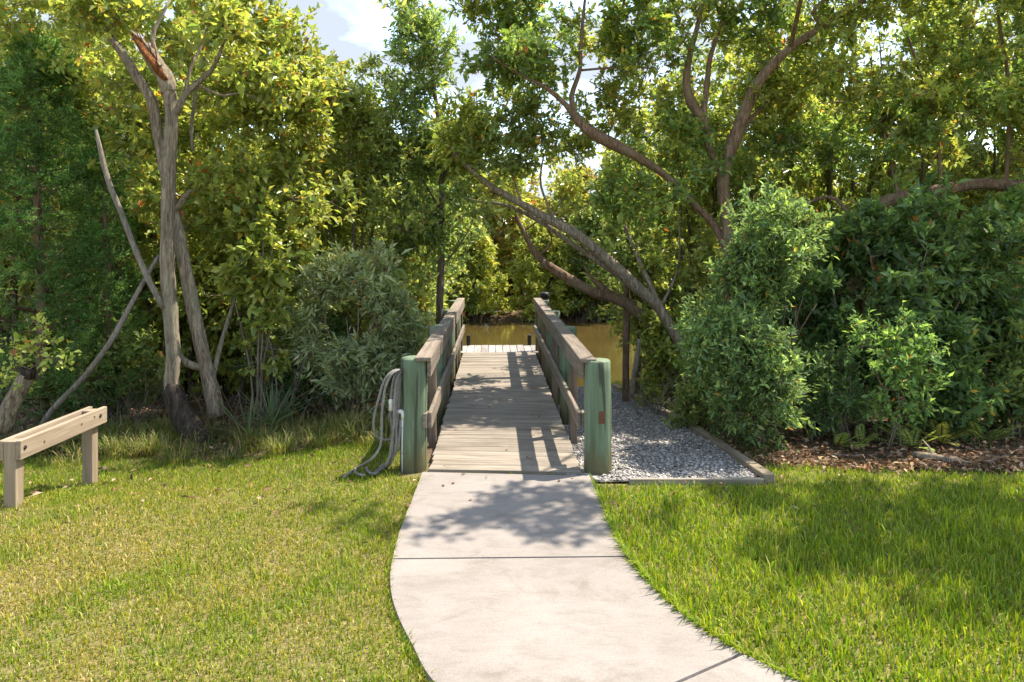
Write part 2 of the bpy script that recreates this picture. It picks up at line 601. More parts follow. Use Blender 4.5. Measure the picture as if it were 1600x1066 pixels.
for k in range(4):
    a = Lc[cutsL[k]:cutsL[k + 1] + 1]
    b = Rc[cutsR[k]:cutsR[k + 1] + 1]
    # 6 mm joint between slabs
    n = 40
    ta = np.linspace(0, 1, n)

    def res(c):
        d = np.r_[0, np.cumsum(np.linalg.norm(np.diff(c, axis=0), axis=1))]
        s = 0.005 / d[-1]
        t = (s + ta * (1 - 2 * s)) * d[-1]
        return np.stack([np.interp(t, d, c[:, q]) for q in range(2)], 1)
    a, b = res(a), res(b)
    vs, fs = [], []
    m_ = 10
    for i in range(n):
        for j in range(m_ + 1):
            t = j / m_
            p = a[i] * (1 - t) + b[i] * t
            vs.append((p[0], p[1] - 4, 0.02))
    W1 = m_ + 1
    for i in range(n - 1):
        for j in range(m_):
            fs.append((i * W1 + j, (i + 1) * W1 + j, (i + 1) * W1 + j + 1, i * W1 + j + 1))
    rim = [i * W1 for i in range(n)] + [(n - 1) * W1 + j for j in range(1, m_)] + [i * W1 + m_ for i in range(n - 1, -1, -1)] + [j for j in range(m_ - 1, 0, -1)]
    # rounded arris and the side of the slab
    cen = np.mean([vs[q] for q in rim], axis=0)
    base = len(vs)
    for q in rim:
        vs.append((vs[q][0], vs[q][1], 0.0))
    base2 = len(vs)
    for q in rim:
        vs.append((vs[q][0], vs[q][1], -0.10))
    R_ = len(rim)
    # pull the top rim in by 4 mm so the arris is chamfered
    for q in rim:
        dx, dy = cen[0] - vs[q][0], cen[1] - vs[q][1]
        l = math.hypot(dx, dy)
        vs[q] = (vs[q][0] + dx / l * .004, vs[q][1] + dy / l * .004, 0.019)
    for i in range(R_):
        i2 = (i + 1) % R_
        vq = base + i
        fs.append((rim[i], base + i, base + i2, rim[i2]))
        fs.append((base + i, base2 + i, base2 + i2, base + i2))
    me = bpy.data.meshes.new('slab')
    me.from_pydata(vs, [], fs)
    bm = bmesh.new(); bm.from_mesh(me)
    bmesh.ops.recalc_face_normals(bm, faces=bm.faces)
    bm.to_mesh(me); bm.free()
    link('slab', me, path, M_CONC)

# ---- shell launch ramp beside the boardwalk
AX = -0.0262
BW_ROT = math.atan(0.0262)


def edge_x(y):
    return 2.13 + AX * (y - 5.64)


gy_ = np.linspace(5.66, 14.2, 60)
vs, fs = [], []
for i, y in enumerate(gy_):
    x0, x1 = 0.45 + AX * (y - 5.86), edge_x(y) - 0.01
    for j in range(13):
        x = x0 + (x1 - x0) * j / 12
        vs.append((x, y, tz(x, y) + 0.012 + 0.006 * math.sin(x * 9 + y * 4)))
for i in range(len(gy_) - 1):
    for j in range(12):
        fs.append((i * 13 + j, i * 13 + j + 1, (i + 1) * 13 + j + 1, (i + 1) * 13 + j))
gr_o = link('gravel_ramp', mesh_np('gravel_ramp', vs, fs, 4, smooth=True), None, M_SSAND)
tag(gr_o, 'crushed shell ramp sloping to the water beside the boardwalk', 'ramp', kind='structure')

# loose shell pieces
N = 23000
t = RNG.random(N)
yy = 5.68 + 8.0 * t ** 1.7
x0 = 0.47 + AX * (yy - 5.86); x1 = 2.10 + AX * (yy - 5.64)
xx = x0 + (x1 - x0) * RNG.random(N)
r = RNG.lognormal(math.log(0.0102), 0.36, N)
zz = terrain(xx, yy) + 0.014 + 0.006 * np.sin(xx * 9 + yy * 4) + r * RNG.uniform(-.1, .5, N)
ang = RNG.uniform(0, 6.28, N)
V = np.zeros((N, 6, 3))
for k, an in enumerate((0, 1.45, 3.2, 4.6)):
    rr = r * RNG.uniform(0.7, 1.35, N)
    V[:, k, 0] = np.cos(ang + an) * rr; V[:, k, 1] = np.sin(ang + an) * rr
    V[:, k, 2] = RNG.uniform(-.5, .5, N) * r * 0.9
V[:, 4, 2] = r * RNG.uniform(.25, .6, N); V[:, 5, 2] = -r * .4
V += np.stack([xx, yy, zz], 1)[:, None, :]
fi = np.array([(0, 1, 4), (1, 2, 4), (2, 3, 4), (3, 0, 4), (1, 0, 5), (2, 1, 5), (3, 2, 5), (0, 3, 5)])
Fc = (np.arange(N)[:, None, None] * 6 + fi[None]).reshape(-1, 3)
tone = np.clip(RNG.normal(0.37, 0.13, N), 0.12, 0.68)
cc = tone[:, None] * np.stack([np.ones(N), RNG.uniform(.91, .97, N), RNG.uniform(.80, .94, N)], 1)
o = link('shell_gravel', mesh_np('shell_gravel', V.reshape(-1, 3), Fc, 3, np.repeat(cc, 6, 0)), None, M_SHELL)
tag(o, 'loose grey and white crushed shell covering the ramp', 'gravel', kind='stuff')

# timber edging of the ramp
edg = empty('ramp_edging', (edge_x(5.64), 5.64, 0))
tag(edg, 'low weathered timber edging around the crushed shell ramp', 'edging')
ys = [5.64, 8.05, 10.4, 12.9]
for k in range(3):
    ya, yb = ys[k], ys[k + 1] - 0.008
    pa = Vector((edge_x(ya), ya, tz(edge_x(ya), ya) + 0.03)); pb = Vector((edge_x(yb), yb, tz(edge_x(yb), yb) + 0.03))
    if k == 0: pa.z = 0.012
    d = pb - pa
    me = box_mesh('edging_board', 0.09, d.length, 0.09, 0.006, jit=0.003)
    o = link('edging_board', me, edg, M_EDGE)
    o.rotation_mode = 'QUATERNION'
    o.rotation_quaternion = d.to_track_quat('Y', 'Z')
    o.location = (pa + pb) / 2 - edg.location
o = box('edging_board', 0.97 - edge_x(5.64), -0.05, -0.012, 0.018, -0.06, 0.022, edg, wood_mat('edging_timber_cross', (0.17, 0.15, 0.12), (0.36, 0.32, 0.26), 0, 0.2), 0.005)

# ================================================================== boardwalk
bw = empty('boardwalk', (-0.0605, 5.86, 0), BW_ROT)
tag(bw, 'weathered wooden boardwalk with railings and green piles leading to the canal', 'boardwalk')
HW = 0.655
pitch = 0.1397
plank_me = []
for k in range(7):
    bm = bmesh.new()
    bmesh.ops.create_grid(bm, x_segments=1, y_segments=1, size=0.5)
    bm.free()
    me = box_mesh('plank', 2 * HW + random.uniform(-.012, .012), 0.1335, 0.032, 0.0045, jit=0.0012)
    me.materials.append(M_DECK)
    plank_me.append(me)
for i in range(47):
    o = bpy.data.objects.new('plank', random.choice(plank_me))
    COL.objects.link(o); o.parent = bw
    yaw = math.radians(-4.9) * max(0, 1 - i / 30.0)
    o.location = (random.uniform(-.006, .006), 0.075 + i * pitch + 0.0, -0.004 + random.uniform(-.002, .002))
    o.rotation_euler = (random.uniform(-.006, .006), random.uniform(-.003, .003), yaw + random.uniform(-.002, .002) + (math.pi if random.random() < .5 else 0))
# threshold board, under the first plank
o = box('rim_joist', -HW, HW, -0.0, 0.038, -0.2, -0.021, bw, M_DECK); o.rotation_euler.z = math.radians(-4.9)
for s in (-1, 1):
    box('rim_joist', s * 0.60 - .019, s * 0.60 + .019, 0.10, 6.55, -0.2, -0.0225, bw, M_RAIL)

PS = {1: [0.06, 2.3, 4.35, 6.25], -1: [0.22, 2.5, 4.55, 6.35]}
PT = [1.15, 3.3, 5.3]


def pile_mesh(r, h0, h1, seed):
    """slightly tapered, slightly uneven timber pile"""
    T = Tubes()
    n = 16
    zs = np.linspace(h0, h1 - 0.012, n)
    pts = np.stack([0.004 * np.sin(zs * 3 + seed), 0.004 * np.cos(zs * 2.3 + seed), zs], 1)
    rad = r * (1.015 - 0.03 * (zs - h0) / (h1 - h0)) + 0.0015 * np.sin(zs * 11 + seed)
    pts = np.vstack([pts, pts[-1] + [0, 0, 0.012]])
    rad = np.r_[rad, rad[-1] - 0.010]
    T.add(pts, rad, 22, 0.006)
    return T.mesh('pile')


for s in (-1, 1):
    for k, y in enumerate(PS[s]):
        o = link('pile', pile_mesh(0.118 if k == 0 else 0.105, -1.5 if k else -0.35, 0.955 + (0.02 if k else 0), k + s), bw, M_PILE)
        o.location = (s * (0.806 if k == 0 else 0.795), y, 0)
        if s == 1 and k == 0:
            tagp = box_mesh('tag_plate', 0.052, 0.006, 0.105, 0.0015)
            t_ = link('tag_plate', tagp, o, M_RUST)
            t_.location = (0.02, -0.1195, 0.48)
            t_.rotation_euler.z = 0.17
            t_['label'] = 'small rusty metal tag nailed to the pile'
    for y in PT + [6.86]:
        if y > 6.5:
            box('post', s * 0.722 - .044, s * 0.722 + .044, y - .044, y + .044, -0.4, 0.935, bw, M_POST, 0.005)
        else:
            box('post', s * 0.722 - .037, s * 0.722 + .037, y - .044, y + .044, -0.25, 0.932, bw, M_POST, 0.005)
    # rail boards in lengths
    seams = [-0.02, 2.31, 4.36, 6.93] if s == 1 else [0.10, 2.52, 4.56, 6.93]
    for a, b in zip(seams[:-1], seams[1:]):
        b -= 0.004
        box('handrail_cap', s * 0.714 - .071, s * 0.714 + .071, a, b, 0.9365, 0.9745, bw, M_RAIL, 0.006, 0.002)
        box('rail_board', s * 0.664 - .0185, s * 0.664 + .0185, a + .05, b + .05 if b < 6 else b, 0.795, 0.9350, bw, M_RAIL, 0.005, 0.002)
    for a, b in ((0.16, 3.31), (3.314, 6.9)):
        box('mid_rail', s * 0.660 - .019, s * 0.660 + .019, a, b, 0.34, 0.478, bw, M_RAIL, 0.007, 0.003)
    box('spacer_block', s * 0.700 - .019, s * 0.700 + .019, 0.14, 0.24, 0.345, 0.474, bw, M_RAIL, 0.004)

# landing of the dock at the far end, boards running lengthwise
dock = empty('dock_landing', (-0.235, 12.6, 0), BW_ROT)
tag(dock, 'pale dock landing of lengthwise boards at the canal end of the boardwalk', 'dock')
me = box_mesh('plank', 0.128, 0.95, 0.034, 0.004); me.materials.append(M_DOCK)
for i in range(11):
    o = bpy.data.objects.new('plank', me); COL.objects.link(o); o.parent = dock
    o.location = (-0.68 + i * 0.136, 0.36, -0.02 + random.uniform(-.003, .003))
    o.rotation_euler.z = random.uniform(-.004, .004)
for y in (0.0, 0.75):
    box('joist', -0.74, 0.74, y - .02, y + .02, -0.22, -0.042, dock, M_RAIL)
for s in (-1, 1):
    o = box('corner_fender', s * 0.60 - .035, s * 0.60 + .035, 0.78, 0.9, -0.001, 0.20, dock, M_BLACK, 0.01)
for px in (-0.62, 0.62):
    T = Tubes(); T.add([(0, 0, z) for z in (-1.6, -.8, -.05)], [.09, .09, .09], 14)
    o = link('pile', T.mesh('pile'), dock, M_POST); o.location = (px, 0.4, 0)
# mooring pile with its black cap
mp_ = at_ground(851, 14.2)
mo = empty('mooring_pile', (mp_.x, 14.2, -1.5))
tag(mo, 'dark mooring pile with black cap beyond the right railing', 'pile')
T = Tubes(); T.add([(0, 0, 0), (0, 0, 1.2), (0, 0, 2.38)], [.095, .09, .085], 16, 0.01)
link('pile_shaft', T.mesh('pile_shaft'), mo, M_POST)
T = Tubes(); T.add([(0, 0, 2.36), (0, 0, 2.365), (0, 0, 2.46), (0, 0, 2.485)], [.09, .098, .098, .07], 16)
link('pile_cap', T.mesh('pile_cap'), mo, M_BLACK)

# ================================================================== low bench frame on the left lawn
bn = empty('timber_bench', (-3.725, 5.06, tz(-3.72, 5.06)), BW_ROT * 0.4)
tag(bn, 'low pale timber bench of two planks bolted to posts on the left lawn', 'bench')
zb = -bn.location.z
TOP = 0.497 + zb
for y in (0.0, 0.94):
    gz = tz(-3.72, 5.1 + y) - bn.location.z
    box('post', -0.0445, 0.0445, y, y + 0.089, gz - 0.12, TOP - 0.004, bn, M_NEWP, 0.004)
for s in (-1, 1):
    bd = box('side_board', s * 0.0648 - .019, s * 0.0648 + .019, -0.002, 1.10, TOP - 0.143, TOP, bn, M_NEWW, 0.004)
    for y in (-0.505, 0.505 - 0.06):
        T = Tubes(); T.add([(0, 0, 0), (s * .004, 0, 0), (s * .010, 0, 0)], [.017, .017, .010], 6)
        b_ = link('bolt', T.mesh('bolt', False), bd, M_STEEL)
        b_.location = (s * 0.0192, y, 0.012)
    for y, z in ((-0.29, -0.01), (0.18, 0.004), (0.36, 0.02)):
        T = Tubes(); T.add([(0, 0, 0), (s * .0012, 0, 0)], [.013, .009], 9)
        b_ = link('knot', T.mesh('knot', False), bd, M_KNOT)
        b_.location = (s * 0.0190, y, z)

# ================================================================== standpipe and hose at the left pile
sp0 = Vector((-0.958, 5.99, tz(-0.96, 5.99)))
sp = empty('standpipe', sp0)
tag(sp, 'white plastic standpipe with tap strapped to the left entrance pile', 'standpipe')
T = Tubes(); T.add([(0, 0, -0.1), (0, 0, .25), (0, 0, .475)], [.0135] * 3, 12)
link('pipe', T.mesh('pipe'), sp, M_PVC)
T = Tubes(); T.add([(0, 0, .455), (0, 0, .50), (-0.006, 0, .515), (-.02, 0, .52), (-.05, 0, .52)], [.019, .0195, .0195, .0195, .018], 12)
link('elbow', T.mesh('elbow'), sp, M_PVC)
T = Tubes(); T.add([(-.045, 0, .52), (-.075, 0, .52), (-.10, 0, .515), (-.115, 0, .49), (-.117, 0, .44)], [.012, .017, .016, .014, .012], 10)
T.add([(-.078, 0, .52), (-.078, -.02, .545)], [.006, .006], 8)
T.add([(-.105, -.022, .55), (-.078, -.022, .549), (-.05, -.022, .55)], [.006, .009, .006], 8)
link('tap', T.mesh('tap'), sp, M_VALVE)
for z in (.16, .38):
    T = Tubes(); T.add([(-.02, -.002, z), (0, -.0155, z), (.02, -.012, z), (.055, -.002, z)], [.005] * 4, 6, flat=.5)
    link('strap', T.mesh('strap'), sp, M_VALVE)

HY = 5.97
hs = empty('garden_hose', (-1.0, HY, 0.0))
tag(hs, 'grey garden hose hung in long loops beside the left pile', 'hose')
strands = [
    [(628, 577, 6.02), (614, 580, 5.96), (601, 594, 5.92), (591, 625, 5.92), (584, 655, 5.93), (585, 676, 5.95), (594, 686, 6.0), (610, 687, 6.02), (620, 676, 6.04), (625, 640, 6.06), (627, 600, 6.06), (626, 580, 6.05)],
    [(627, 578, 5.98), (615, 582, 5.9), (603, 602, 5.88), (597, 640, 5.87), (596, 680, 5.85), (593, 700, 5.83), (580, 718, 5.8), (558, 735, 'g'), (545, 744, 'g'), (537, 750, 'g')],
    [(626, 579, 6.04), (616, 590, 6.0), (611, 620, 5.98), (611, 655, 5.97), (614, 690, 5.96), (609, 716, 5.93), (597, 732, 'g'), (584, 744, 'g')],
    [(629, 578, 6.0), (620, 592, 5.95), (616, 625, 5.93), (615, 665, 5.92), (611, 698, 5.9), (606, 722, 5.88), (594, 738, 'g'), (585, 745, 'g'), (576, 742, 'g'), (572, 735, 'g')],
    [(630, 578, 6.03), (624, 588, 6.0), (621, 610, 5.98), (618, 645, 5.96), (619, 690, 5.95), (613, 718, 5.93), (603, 736, 'g')],
    [(625.5, 655, 5.99), (624, 680, 5.97), (621, 700, 5.96), (613, 717, 5.94), (604, 730, 'g'), (598, 737, 'g')],
    [(632, 578, 6.03), (628, 586, 6.02), (624, 605, 6.0), (622, 640, 5.99), (620, 668, 5.99)],
    [(553, 738, 'g'), (557, 744, 'g'), (563, 746, 'g'), (570, 747, 'g')],
]
T = Tubes()
for st in strands:
    pts = []
    for u, v, y in st:
        if y == 'g':
            p = gnd(u, v); p.z += 0.022
        else:
            p = P(u, v, y)
        pts.append(p - hs.location)
    c, rr = catmull(pts, [0.0112] * len(pts), 0.035)
    T.add(c, rr, 8)
link('loops', T.mesh('loops'), hs, M_HOSE)
T = Tubes(); a, b = P(610.5, 624, 5.955) - hs.location, P(610.5, 642, 5.95) - hs.location
T.add([a, a * .9 + b * .1, a * .5 + b * .5, b], [.014, .0185, .0165, .0175], 10)
link('coupling', T.mesh('coupling'), hs, M_PVC)
hk = empty('hose_hook', P(630, 580, 6.05))
tag(hk, 'dark hook on the left pile that carries the hose', 'hook')
T = Tubes(); T.add([(0.05, 0, -.012), (-.05, 0, -.014), (-.065, 0, .0), (-.066, 0, .02)], [.006] * 4, 8)
T.add([(0.045, 0, -.03), (0.045, 0, .03)], [.012, .012], 6)
link('hook_arm', T.mesh('hook_arm'), hk, M_VALVE)


# ================================================================== vegetation helpers
def unit(a):
    return a / (np.linalg.norm(a, axis=-1, keepdims=True) + 1e-9)


def leaf_quads(p, d, nrm, L, W, fold=0.25, droop=0.12, col=None, pos=0.45):
    """arrays -> verts, tris, colours: a leaf is two triangles folded on its midrib"""
    n = len(p)
    d = unit(d)
    s = unit(np.cross(d, nrm))
    up = np.cross(s, d)
    L = np.broadcast_to(np.asarray(L, float), (n,))[:, None]
    W = np.broadcast_to(np.asarray(W, float), (n,))[:, None]
    V = np.zeros((n, 4, 3))
    V[:, 0] = p
    V[:, 1] = p + d * L * pos + s * W * .5 + up * W * fold
    V[:, 2] = p + d * L - up * L * droop
    V[:, 3] = p + d * L * pos - s * W * .5 + up * W * fold
    f = np.array([(0, 1, 2), (0, 2, 3)])
    Fc = (np.arange(n)[:, None, None] * 4 + f[None]).reshape(-1, 3)
    C = None if col is None else np.repeat(col, 4, 0)
    return V.reshape(-1, 3), Fc, C


def leaf_colors(n, pal, rng, odd=0.03, oddcol=((0.42, 0.26, 0.03), (0.40, 0.13, 0.02), (0.30, 0.27, 0.04)), clump=None):
    pal = np.array(pal, float)
    i = rng.integers(0, len(pal), n)
    j = rng.integers(0, len(pal), n)
    t = rng.random(n)[:, None]
    c = pal[i] * (1 - t) + pal[j] * t
    if clump is not None:
        c = c * clump[:, None]
    c = c * rng.lognormal(0, 0.22, n)[:, None]
    odd_i = rng.random(n) < odd
    oc = np.array(oddcol) * .6
    c[odd_i] = oc[rng.integers(0, len(oc), odd_i.sum())] * rng.uniform(.6, 1.1, odd_i.sum())[:, None]
    c = c * 0.90 + 0.10 * (c @ np.array([.3, .6, .1]))[:, None]
    return np.clip(c * 2.85, 0.01, 0.7)


GREEN_Y = [(0.105, 0.135, 0.022), (0.135, 0.155, 0.028), (0.075, 0.115, 0.022), (0.16, 0.165, 0.03)]
GREEN_M = [(0.072, 0.110, 0.024), (0.095, 0.130, 0.030), (0.058, 0.092, 0.024), (0.125, 0.145, 0.035)]
GREEN_D = [(0.032, 0.070, 0.022), (0.042, 0.085, 0.026), (0.028, 0.060, 0.02), (0.06, 0.10, 0.028)]
GREEN_B = [(0.075, 0.138, 0.032), (0.10, 0.16, 0.034), (0.06, 0.118, 0.036)]
GREEN_G = [(0.13, 0.160, 0.080), (0.10, 0.135, 0.060), (0.17, 0.195, 0.11)]
GREEN_BL = [(0.055, 0.100, 0.040), (0.068, 0.118, 0.038), (0.050, 0.088, 0.042), (0.095, 0.142, 0.042)]
CEDAR = [(0.045, 0.095, 0.026), (0.065, 0.12, 0.028), (0.035, 0.075, 0.024)]
MANG = [(0.155, 0.175, 0.022), (0.20, 0.20, 0.025), (0.12, 0.15, 0.022), (0.09, 0.125, 0.025)]


class Crown:
    """leaf clusters spread through lobes and carried by twigs that join the limbs"""

    def __init__(self, seed):
        self.rng = np.random.default_rng(seed)
        self.ph = self.rng.uniform(0, 6.28, 9)
        self.skel = []
        self.lv, self.lf, self.lc, self.nv = [], [], [], 0
        self.T = Tubes()
        self.tw_v, self.tw_f, self.tw_n = [], [], 0

    def add_limb(self, pts):
        self.skel.append(np.asarray(pts, float))

    def field(self, p, k=1.0):
        a, ph = p * k, self.ph
        return (np.sin(a[:, 0] * 2.9 + ph[0] + 1.3 * np.sin(a[:, 2] * 1.7 + ph[1])) + np.sin(a[:, 1] * 3.1 + ph[2] + 1.1 * np.sin(a[:, 0] * 2.0 + ph[3]))
                + np.sin(a[:, 2] * 3.4 + ph[4] + 1.2 * np.sin(a[:, 1] * 1.9 + ph[5]))) / 3.0

    def lobe(self, c, r, ncl, twigs=7, leaves=8, tl=0.28, L=0.08, W=0.04, pal=GREEN_M, odd=0.03, gap=-0.15, shell=0.5, branch=True, updir=0.3, keep=None):
        rng = self.rng
        c = np.array(c, float); r = np.array(r, float)
        cand = rng.normal(size=(ncl * 5, 3)); cand = unit(cand)
        rad = rng.random(len(cand)) ** shell
        cand = cand * rad[:, None] * r * (1 + 0.25 * self.field(cand * 1.3)[:, None]) + c
        ok = self.field(cand, 1.25) > gap
        if keep is not None: ok &= keep(cand)
        cand = cand[ok][:ncl]
        if len(cand) == 0: return
        out = unit((cand - c) / r)
        # branches that carry the clusters
        if branch and self.skel:
            sk = np.concatenate(self.skel)
            dist = np.array([np.min(np.linalg.norm(sk - q, axis=1)) for q in cand])
            order = np.argsort(dist)
            for i in order:
                q = cand[i]
                dd = np.linalg.norm(sk - q, axis=1) + 0.6 * np.clip(sk[:, 2] - q[2], 0, None)
                k = int(np.argmin(dd)); a = sk[k]
                l = np.linalg.norm(q - a)
                if l < 0.04 or l > 3.0: continue
                mid = (a + q) / 2 + rng.normal(size=3) * 0.12 * l + np.array([0, 0, -0.06 * l])
                tt = np.linspace(0, 1, 5)[:, None]
                cv = (1 - tt) ** 2 * a + 2 * tt * (1 - tt) * mid + tt ** 2 * q
                r0 = min(0.022, 0.005 + 0.011 * l)
                self.T.add(cv, np.linspace(r0, 0.003, 5), 4, 0, cap=False)
                sk = np.vstack([sk, cv[1:]])
            self.skel = [sk]
        # twigs
        n = len(cand)
        tw = unit(out[:, None, :] * 0.65 + rng.normal(size=(n, twigs, 3)) * 0.75 + np.array([0, 0, updir]))
        ln = tl * rng.uniform(.45, 1.1, (n, twigs))
        base = np.repeat(cand[:, None, :], twigs, 1) + rng.normal(size=(n, twigs, 3)) * tl * 0.12
        b = base.reshape(-1, 3); d = tw.reshape(-1, 3); l = ln.reshape(-1)
        m = len(b)
        e = unit(np.cross(d, rng.normal(size=(m, 3)))); e2 = np.cross(d, e)
        rr = 0.0028
        tv = np.stack([b + e * rr, b + (-.5 * e + .87 * e2) * rr, b + (-.5 * e - .87 * e2) * rr, b + d * l[:, None]], 1)
        tf = np.array([(0, 1, 3), (1, 2, 3), (2, 0, 3)])
        self.tw_f.append((np.arange(m)[:, None, None] * 4 + tf[None]).reshape(-1, 3) + self.tw_n)
        self.tw_v.append(tv.reshape(-1, 3)); self.tw_n += m * 4
        # leaves
        t = rng.uniform(.12, 1.0, (m, leaves))
        lp = b[:, None, :] + d[:, None, :] * (l[:, None] * t)[:, :, None]
        ld = unit(d[:, None, :] * 0.55 + rng.normal(size=(m, leaves, 3)) * 0.7)
        nr = unit(np.array([0, 0, 0.9]) + rng.normal(size=(m, leaves, 3)) * 0.65 + out.repeat(twigs, 0)[:, None, :] * 0.25)
        lp = lp.reshape(-1, 3); ld = ld.reshape(-1, 3); nr = nr.reshape(-1, 3)
        k = len(lp)
        sz = rng.lognormal(0, .32, k)
        cl = np.repeat(rng.lognormal(0, .16, n), twigs * leaves)
        col = leaf_colors(k, pal, rng, odd, clump=cl)
        self._push(*leaf_quads(lp, ld, nr, L * sz, W * sz, 0.22, 0.1, col))

    def _push(self, v, f, c):
        self.lv.append(v); self.lf.append(f + self.nv); self.lc.append(c); self.nv += len(v)

    def crown_mesh(self, name='crown'):
        return mesh_np(name, np.concatenate(self.lv), np.concatenate(self.lf), 3, np.concatenate(self.lc))

    def branch_mesh(self, name='branches'):
        T = self.T
        vs = [np.concatenate(T.v)] if T.v else []
        fs = [[f if f[2] != f[3] else f[:3] for f in T.f]]
        n0 = T.n
        fl = [tuple(f) for f in fs[0]]
        if self.tw_v:
            vs.append(np.concatenate(self.tw_v))
            fl += [tuple(int(q) + n0 for q in f) for f in np.concatenate(self.tw_f)]
        me = bpy.data.meshes.new(name)
        me.from_pydata(np.concatenate(vs).tolist(), [], fl)
        me.update()
        return me


def limb_pts(lst, step=0.10):
    """[(u, v, distance, width in pixels)] -> smooth points and radii"""
    pts = [P(u, v, y) for u, v, y, _ in lst]
    rad = [w_ * 0.40 * y / F for _, _, y, w_ in lst]
    return catmull(pts, rad, step)


def tree(name, label, cat, group, trunk, limbs, crown, bark, leafm, lobes, base=None, trunk_name='trunk', twig_mat=None, segs=12, rough=0.07):
    """trunk and limbs: pixel polylines; lobes: list of argument dicts in pixels"""
    p, r = limb_pts(trunk)
    root = empty(name, Vector(p[0]) if base is None else base)
    if group: root['group'] = group
    tag(root, label, cat)
    o0 = np.array(root.location)
    T = Tubes(); T.add(p - o0, r, segs, rough)
    link(trunk_name, T.mesh(trunk_name), root, bark)
    crown.add_limb(p[len(p) // 3:] - o0)
    for lm in limbs:
        q, rr = limb_pts(lm)
        T = Tubes(); T.add(q - o0, rr, 9 if rr.max() > .03 else 6, rough)
        link('limb', T.mesh('limb'), root, bark)
        crown.add_limb(q - o0)
    for lb in lobes:
        lb = dict(lb)
        u, v, y = lb.pop('at')
        lb['c'] = np.array(P(u, v, y)) - o0
        crown.lobe(**lb)
    if crown.tw_v or crown.T.v:
        link('branches', crown.branch_mesh(), root, twig_mat or M_TWIG)
    if crown.lv:
        link('crown', crown.crown_mesh(), root, leafm)
    return root


# ================================================================== lawn
def in_poly(x, y, poly):
    inside = np.zeros(len(x), bool)
    j = len(poly) - 1
    for i in range(len(poly)):
        xi, yi = poly[i]; xj, yj = poly[j]
        c = ((yi > y) != (yj > y)) & (x < (xj - xi) * (y - yi) / (yj - yi + 1e-12) + xi)
        inside ^= c
        j = i
    return inside


def nz2(x, y, s, seed):
    r = np.random.default_rng(seed)
    out = np.zeros_like(x)
    for k in range(5):
        a = r.uniform(0, 6.28); f = s * (1.0 + 0.7 * k)
        out += np.sin((x * np.cos(a) + y * np.sin(a)) * f + r.uniform(0, 6.28) + 1.5 * np.sin((x * np.sin(a) - y * np.cos(a)) * f * .6)) / (1 + .4 * k)
    return out / 3.0


def lawn_limit(x):
    """how far the mown grass reaches"""
    xs = [-8, -5, -3.5, -2.0, -1.0, -.9, .7, .9, 2.1, 2.2, 2.6, 3.2, 4.5, 8]
    ys = [7.2, 7.1, 6.95, 6.9, 7.6, 7.6, 5.62, 5.62, 5.6, 6.15, 6.15, 5.98, 5.85, 5.8]
    return np.interp(x, xs, ys)


def grass(n_try, x0, x1, y0, y1, dens):
    x = RNG.uniform(x0, x1, n_try); y = RNG.uniform(y0, y1, n_try)
    keep = RNG.random(n_try) < dens(x, y)
    x, y = x[keep], y[keep]
    keep = (y < lawn_limit(x) + 0.08 * RNG.normal(size=len(x))) & ~in_poly(x, y, PATH_POLY)
    keep &= ~((x > -0.99) & (x < 0.93) & (y > 5.82)) & ~((x > 0.5) & (x < 2.2) & (y > 5.58))
    return x[keep], y[keep]


def dens(x, y):
    infr = (np.abs(x) < 0.78 * y + 0.1) & (y > 2.9)
    d = np.where(infr, np.clip(1.45 - 0.13 * y, 0.55, 1.0) * np.where(x < 0, 1.0, .70), 0.18)
    return d


gxx, gyy = grass(600000, -6.5, 6.5, 1.9, 7.8, dens)
# fringe that hangs over the edges of the path
fr = []
for crv, sg in ((Lc, -1), (Rc, 1)):
    tn = np.gradient(crv, axis=0); tn /= np.linalg.norm(tn, axis=1)[:, None]
    nr_ = np.stack([-tn[:, 1], tn[:, 0]], 1)                    # left of travel
    k_ = RNG.integers(0, 118, 5200); q_ = RNG.uniform(.0, .035, 5200)
    side = nr_ if sg > 0 else -nr_
    pt_ = crv[k_] + (tn[k_] * RNG.uniform(-.03, .03, 5200)[:, None]) + side[k_] * q_[:, None]
    ok_ = ~in_poly(pt_[:, 0], pt_[:, 1], PATH_POLY) & (pt_[:, 1] < 5.75)
    fr.append((pt_[ok_], np.arctan2(-side[k_][ok_, 1], -side[k_][ok_, 0])))
n_main = len(gxx)
gxx = np.r_[gxx, fr[0][0][:, 0], fr[1][0][:, 0]]; gyy = np.r_[gyy, fr[0][0][:, 1], fr[1][0][:, 1]]
n = len(gxx)
left = ss((-gxx + 0.6) / 1.2)            # 1 on the drier left lawn
dry = np.clip(0.5 + 0.55 * nz2(gxx, gyy, 1.9, 3) + 0.35 * nz2(gxx, gyy, 7, 4), 0, 1)
dry = dry * (0.14 + 0.86 * left * ss((6.6 - gyy) / 1.6))
hgt = (0.034 + 0.020 * (1 - left) * ss((6.0 - gyy) / 1.2) + 0.010 * nz2(gxx, gyy, 3, 8)) * RNG.lognormal(0, .33, n)
hgt *= np.clip(1 - .35 * dry, .5, 1)
is_dry = RNG.random(n) < dry * 0.46
hgt[is_dry] *= 0.8
hgt *= np.where(RNG.random(n) < .06, 1.5, 1.0)
az = RNG.uniform(0, 6.28, n)
lean = np.abs(RNG.normal(0.42, 0.28, n)) + 0.35 * is_dry
az[n_main:] = np.r_[fr[0][1], fr[1][1]] + RNG.normal(0, .7, n - n_main)
lean[n_main:] += .35
hgt[n_main:] *= 1.25
dx, dy = np.cos(az), np.sin(az)
wd = (0.0052 + 0.0018 * (1 - left)) * RNG.lognormal(0, .22, n)
az2 = az + np.pi / 2 + RNG.normal(0, .5, n)
sx_, sy_ = np.cos(az2) * wd / 2, np.sin(az2) * wd / 2
z0 = terrain(gxx, gyy) - 0.012
V = np.zeros((n, 5, 3))
